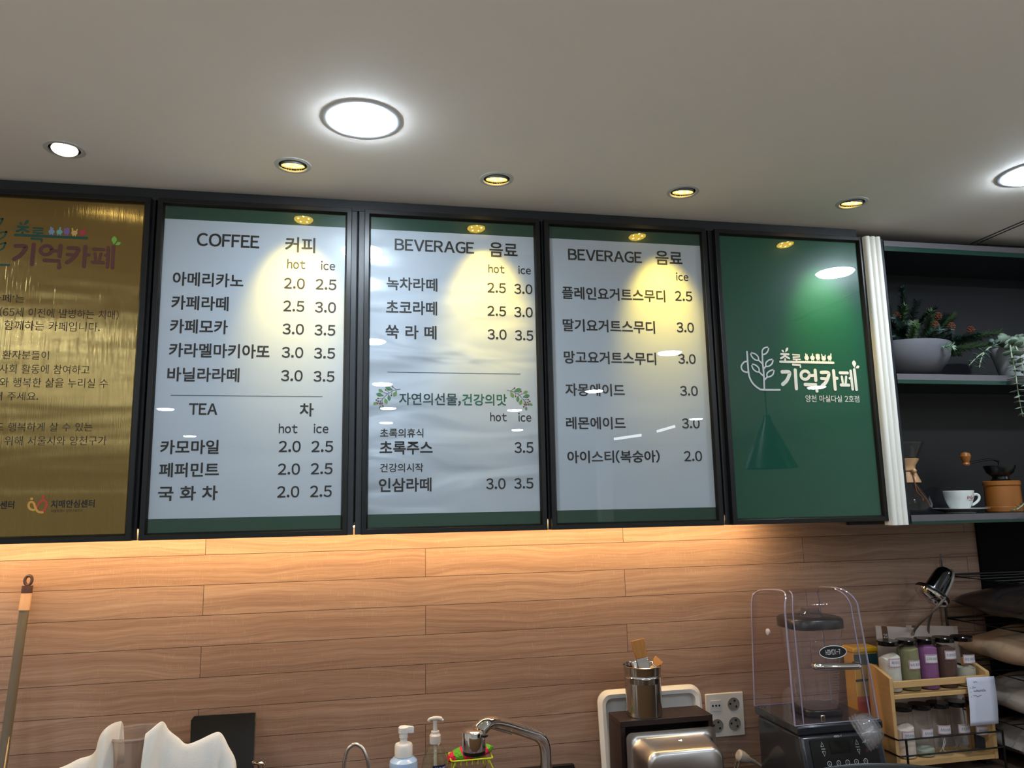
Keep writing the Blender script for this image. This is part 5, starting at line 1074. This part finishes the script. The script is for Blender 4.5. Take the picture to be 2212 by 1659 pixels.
# hand-held appliance hanging at the rack
hc = at(2026, 1262, .11); ax = (at(2040, 1232, .11)-at(2006, 1288, .11)).normalized(); Mx = ax.to_track_quat('Z', 'Y').to_matrix()
t = thing('hand_appliance', hc, 'black hand-held appliance with a chrome rim and grey cord hanging beside the wire rack', 'appliance')
B().lathe([(.0, -.034), (.032, -.034), (.034, -.030), (.031, -.018), (.029, .030), (.026, .046), (.018, .057), (.008, .061), (0, .0615)], n=32, M=Mx, cap0=False, cap1=False).build('body', mat('black_gloss_shell', (.025, .027, .035), .18, coat=.5), t, local=True)
B().lathe([(.0, -.058), (.036, -.058), (.050, -.050), (.052, -.045), (.050, -.041)], n=40, M=Mx, cap0=False, cap1=False).build('chrome_rim', M_chrome, t, local=True)
B().lathe([(.050, -.0405), (.053, -.038), (.052, -.033), (.030, -.028), (0, -.028)], n=40, M=Mx, cap0=False, cap1=False).build('collar', M_black, t, local=True)
B().tube([at(2033, 1236, .12), at(2031, 1196, .125)], .0028, 8).build('hook', M_blackm, t)
cord = [at(2050, 1232, .10), at(2059, 1236, .085), at(2055, 1262, .068), at(2033, 1302, .064), at(2010, 1325, .10), at(1990, 1343, .14), at(1976, 1360, .20), at(1972, 1372, .205)]
B().tube(spl(cord, 6), .0042, 10).build('cord', mat('grey_cable', (.40, .37, .35), .5), t)
B().tube(spl([at(2014, 1318, .11), at(2010, 1332, .15), at(2006, 1348, .20), at(2005, 1372, .22)], 5), .0042, 10).build('cord', MATS['grey_cable'], t)
V, F, a0, a1, d0, d1 = layout('prepaint', .0); b = B(); S1 = ax; side = (Vector((0, -1, 0))-ax*ax.dot(Vector((0, -1, 0)))).normalized(); wv = ax.cross(side)
def bt(u, v): a = v/.029+R(-8); return -ax*0+ax*u+(side*math.cos(a)+wv*-math.sin(a)*-1)*.0306
b.add([bt(-.018+.052*(q[0]-a0)/(a1-a0), -.004+.010*(q[1]-d0)/(d1-d0)) for q in V], F); b.build('side_lettering', mat('grey_letter', (.35, .38, .43), .4), t, local=True, normals=False, weld=False)
# ------------------------------------------------------------------ front counter with a round black drum, only its rim in view
t = thing('front_counter', (1.0, -.95, 0), 'front service counter below the view', 'counter')
B().box(-.6, 2.2, -1.3, -.62, 0, 1.0).build('counter_body', mat('counter_face', (.5, .45, .4), .5), t, bevel=.004)
rim = at(1868, 1644, -.62); rr_ = .25; drz = rim.z
t = thing('round_bin', (rim.x-.045, -.62-rr_, 1.0005), 'round black bin lid whose curved rim peeks in at the bottom right edge', 'bin')
B().lathe([(0, 0), (rr_*.94, 0), (rr_, drz-1.0005-.012), (rr_-.002, drz-1.0005-.002), (rr_-.008, drz-1.0005), (rr_-.02, drz-1.0005-.006), (0, drz-1.0005-.012)], n=72, cap0=False, cap1=False).build('drum', mat('black_brown_gloss', (.05, .035, .03), .25), t, local=True)
# ------------------------------------------------------------------ behind the viewer: what the glass of the boards mirrors
t = thing('pendant_lamp', (2.26, -2.0, CEIL), 'dark green cone pendant lamp behind the viewer, mirrored in the green board', 'pendant lamp')
B().tube([(0, 0, 0), (0, 0, -.40)], .004, 8).build('cord', M_black, t, local=True)
B().lathe([(.02, -.37), (.028, -.41), (.155, -.68), (.157, -.685), (.150, -.68), (.02, -.41)], n=40, cap0=False, cap1=False).build('shade', mat('lamp_green', (.05, .12, .11), .35), t, local=True)
M_tube = emis('tube_white', (.92, .96, 1), 9)
for xa, xb, za, zb, lab in ((2.34, 2.62, 2.235, 2.272, 'left white tube light far behind the viewer, mirrored in the smoothie board'), (2.79, 2.98, 2.31, 2.36, 'right white tube light far behind the viewer, mirrored in the smoothie board')):
    t = thing('tube_light', ((xa+xb)/2, -5, CEIL), lab, 'tube light', 'tube lights behind the viewer')
    B().tube([(xa, -5, za), (xb, -5, zb)], .014, 10).build('tube', M_tube, t); B().tube([((xa+xb)/2, -5, CEIL), ((xa+xb)/2, -5, (za+zb)/2+.012)], .003, 6).build('wire', M_black, t)
struct('trim_7', B().box(2.18, 2.30, -5.12, -5.0, 0, CEIL-.001), M_plaster)
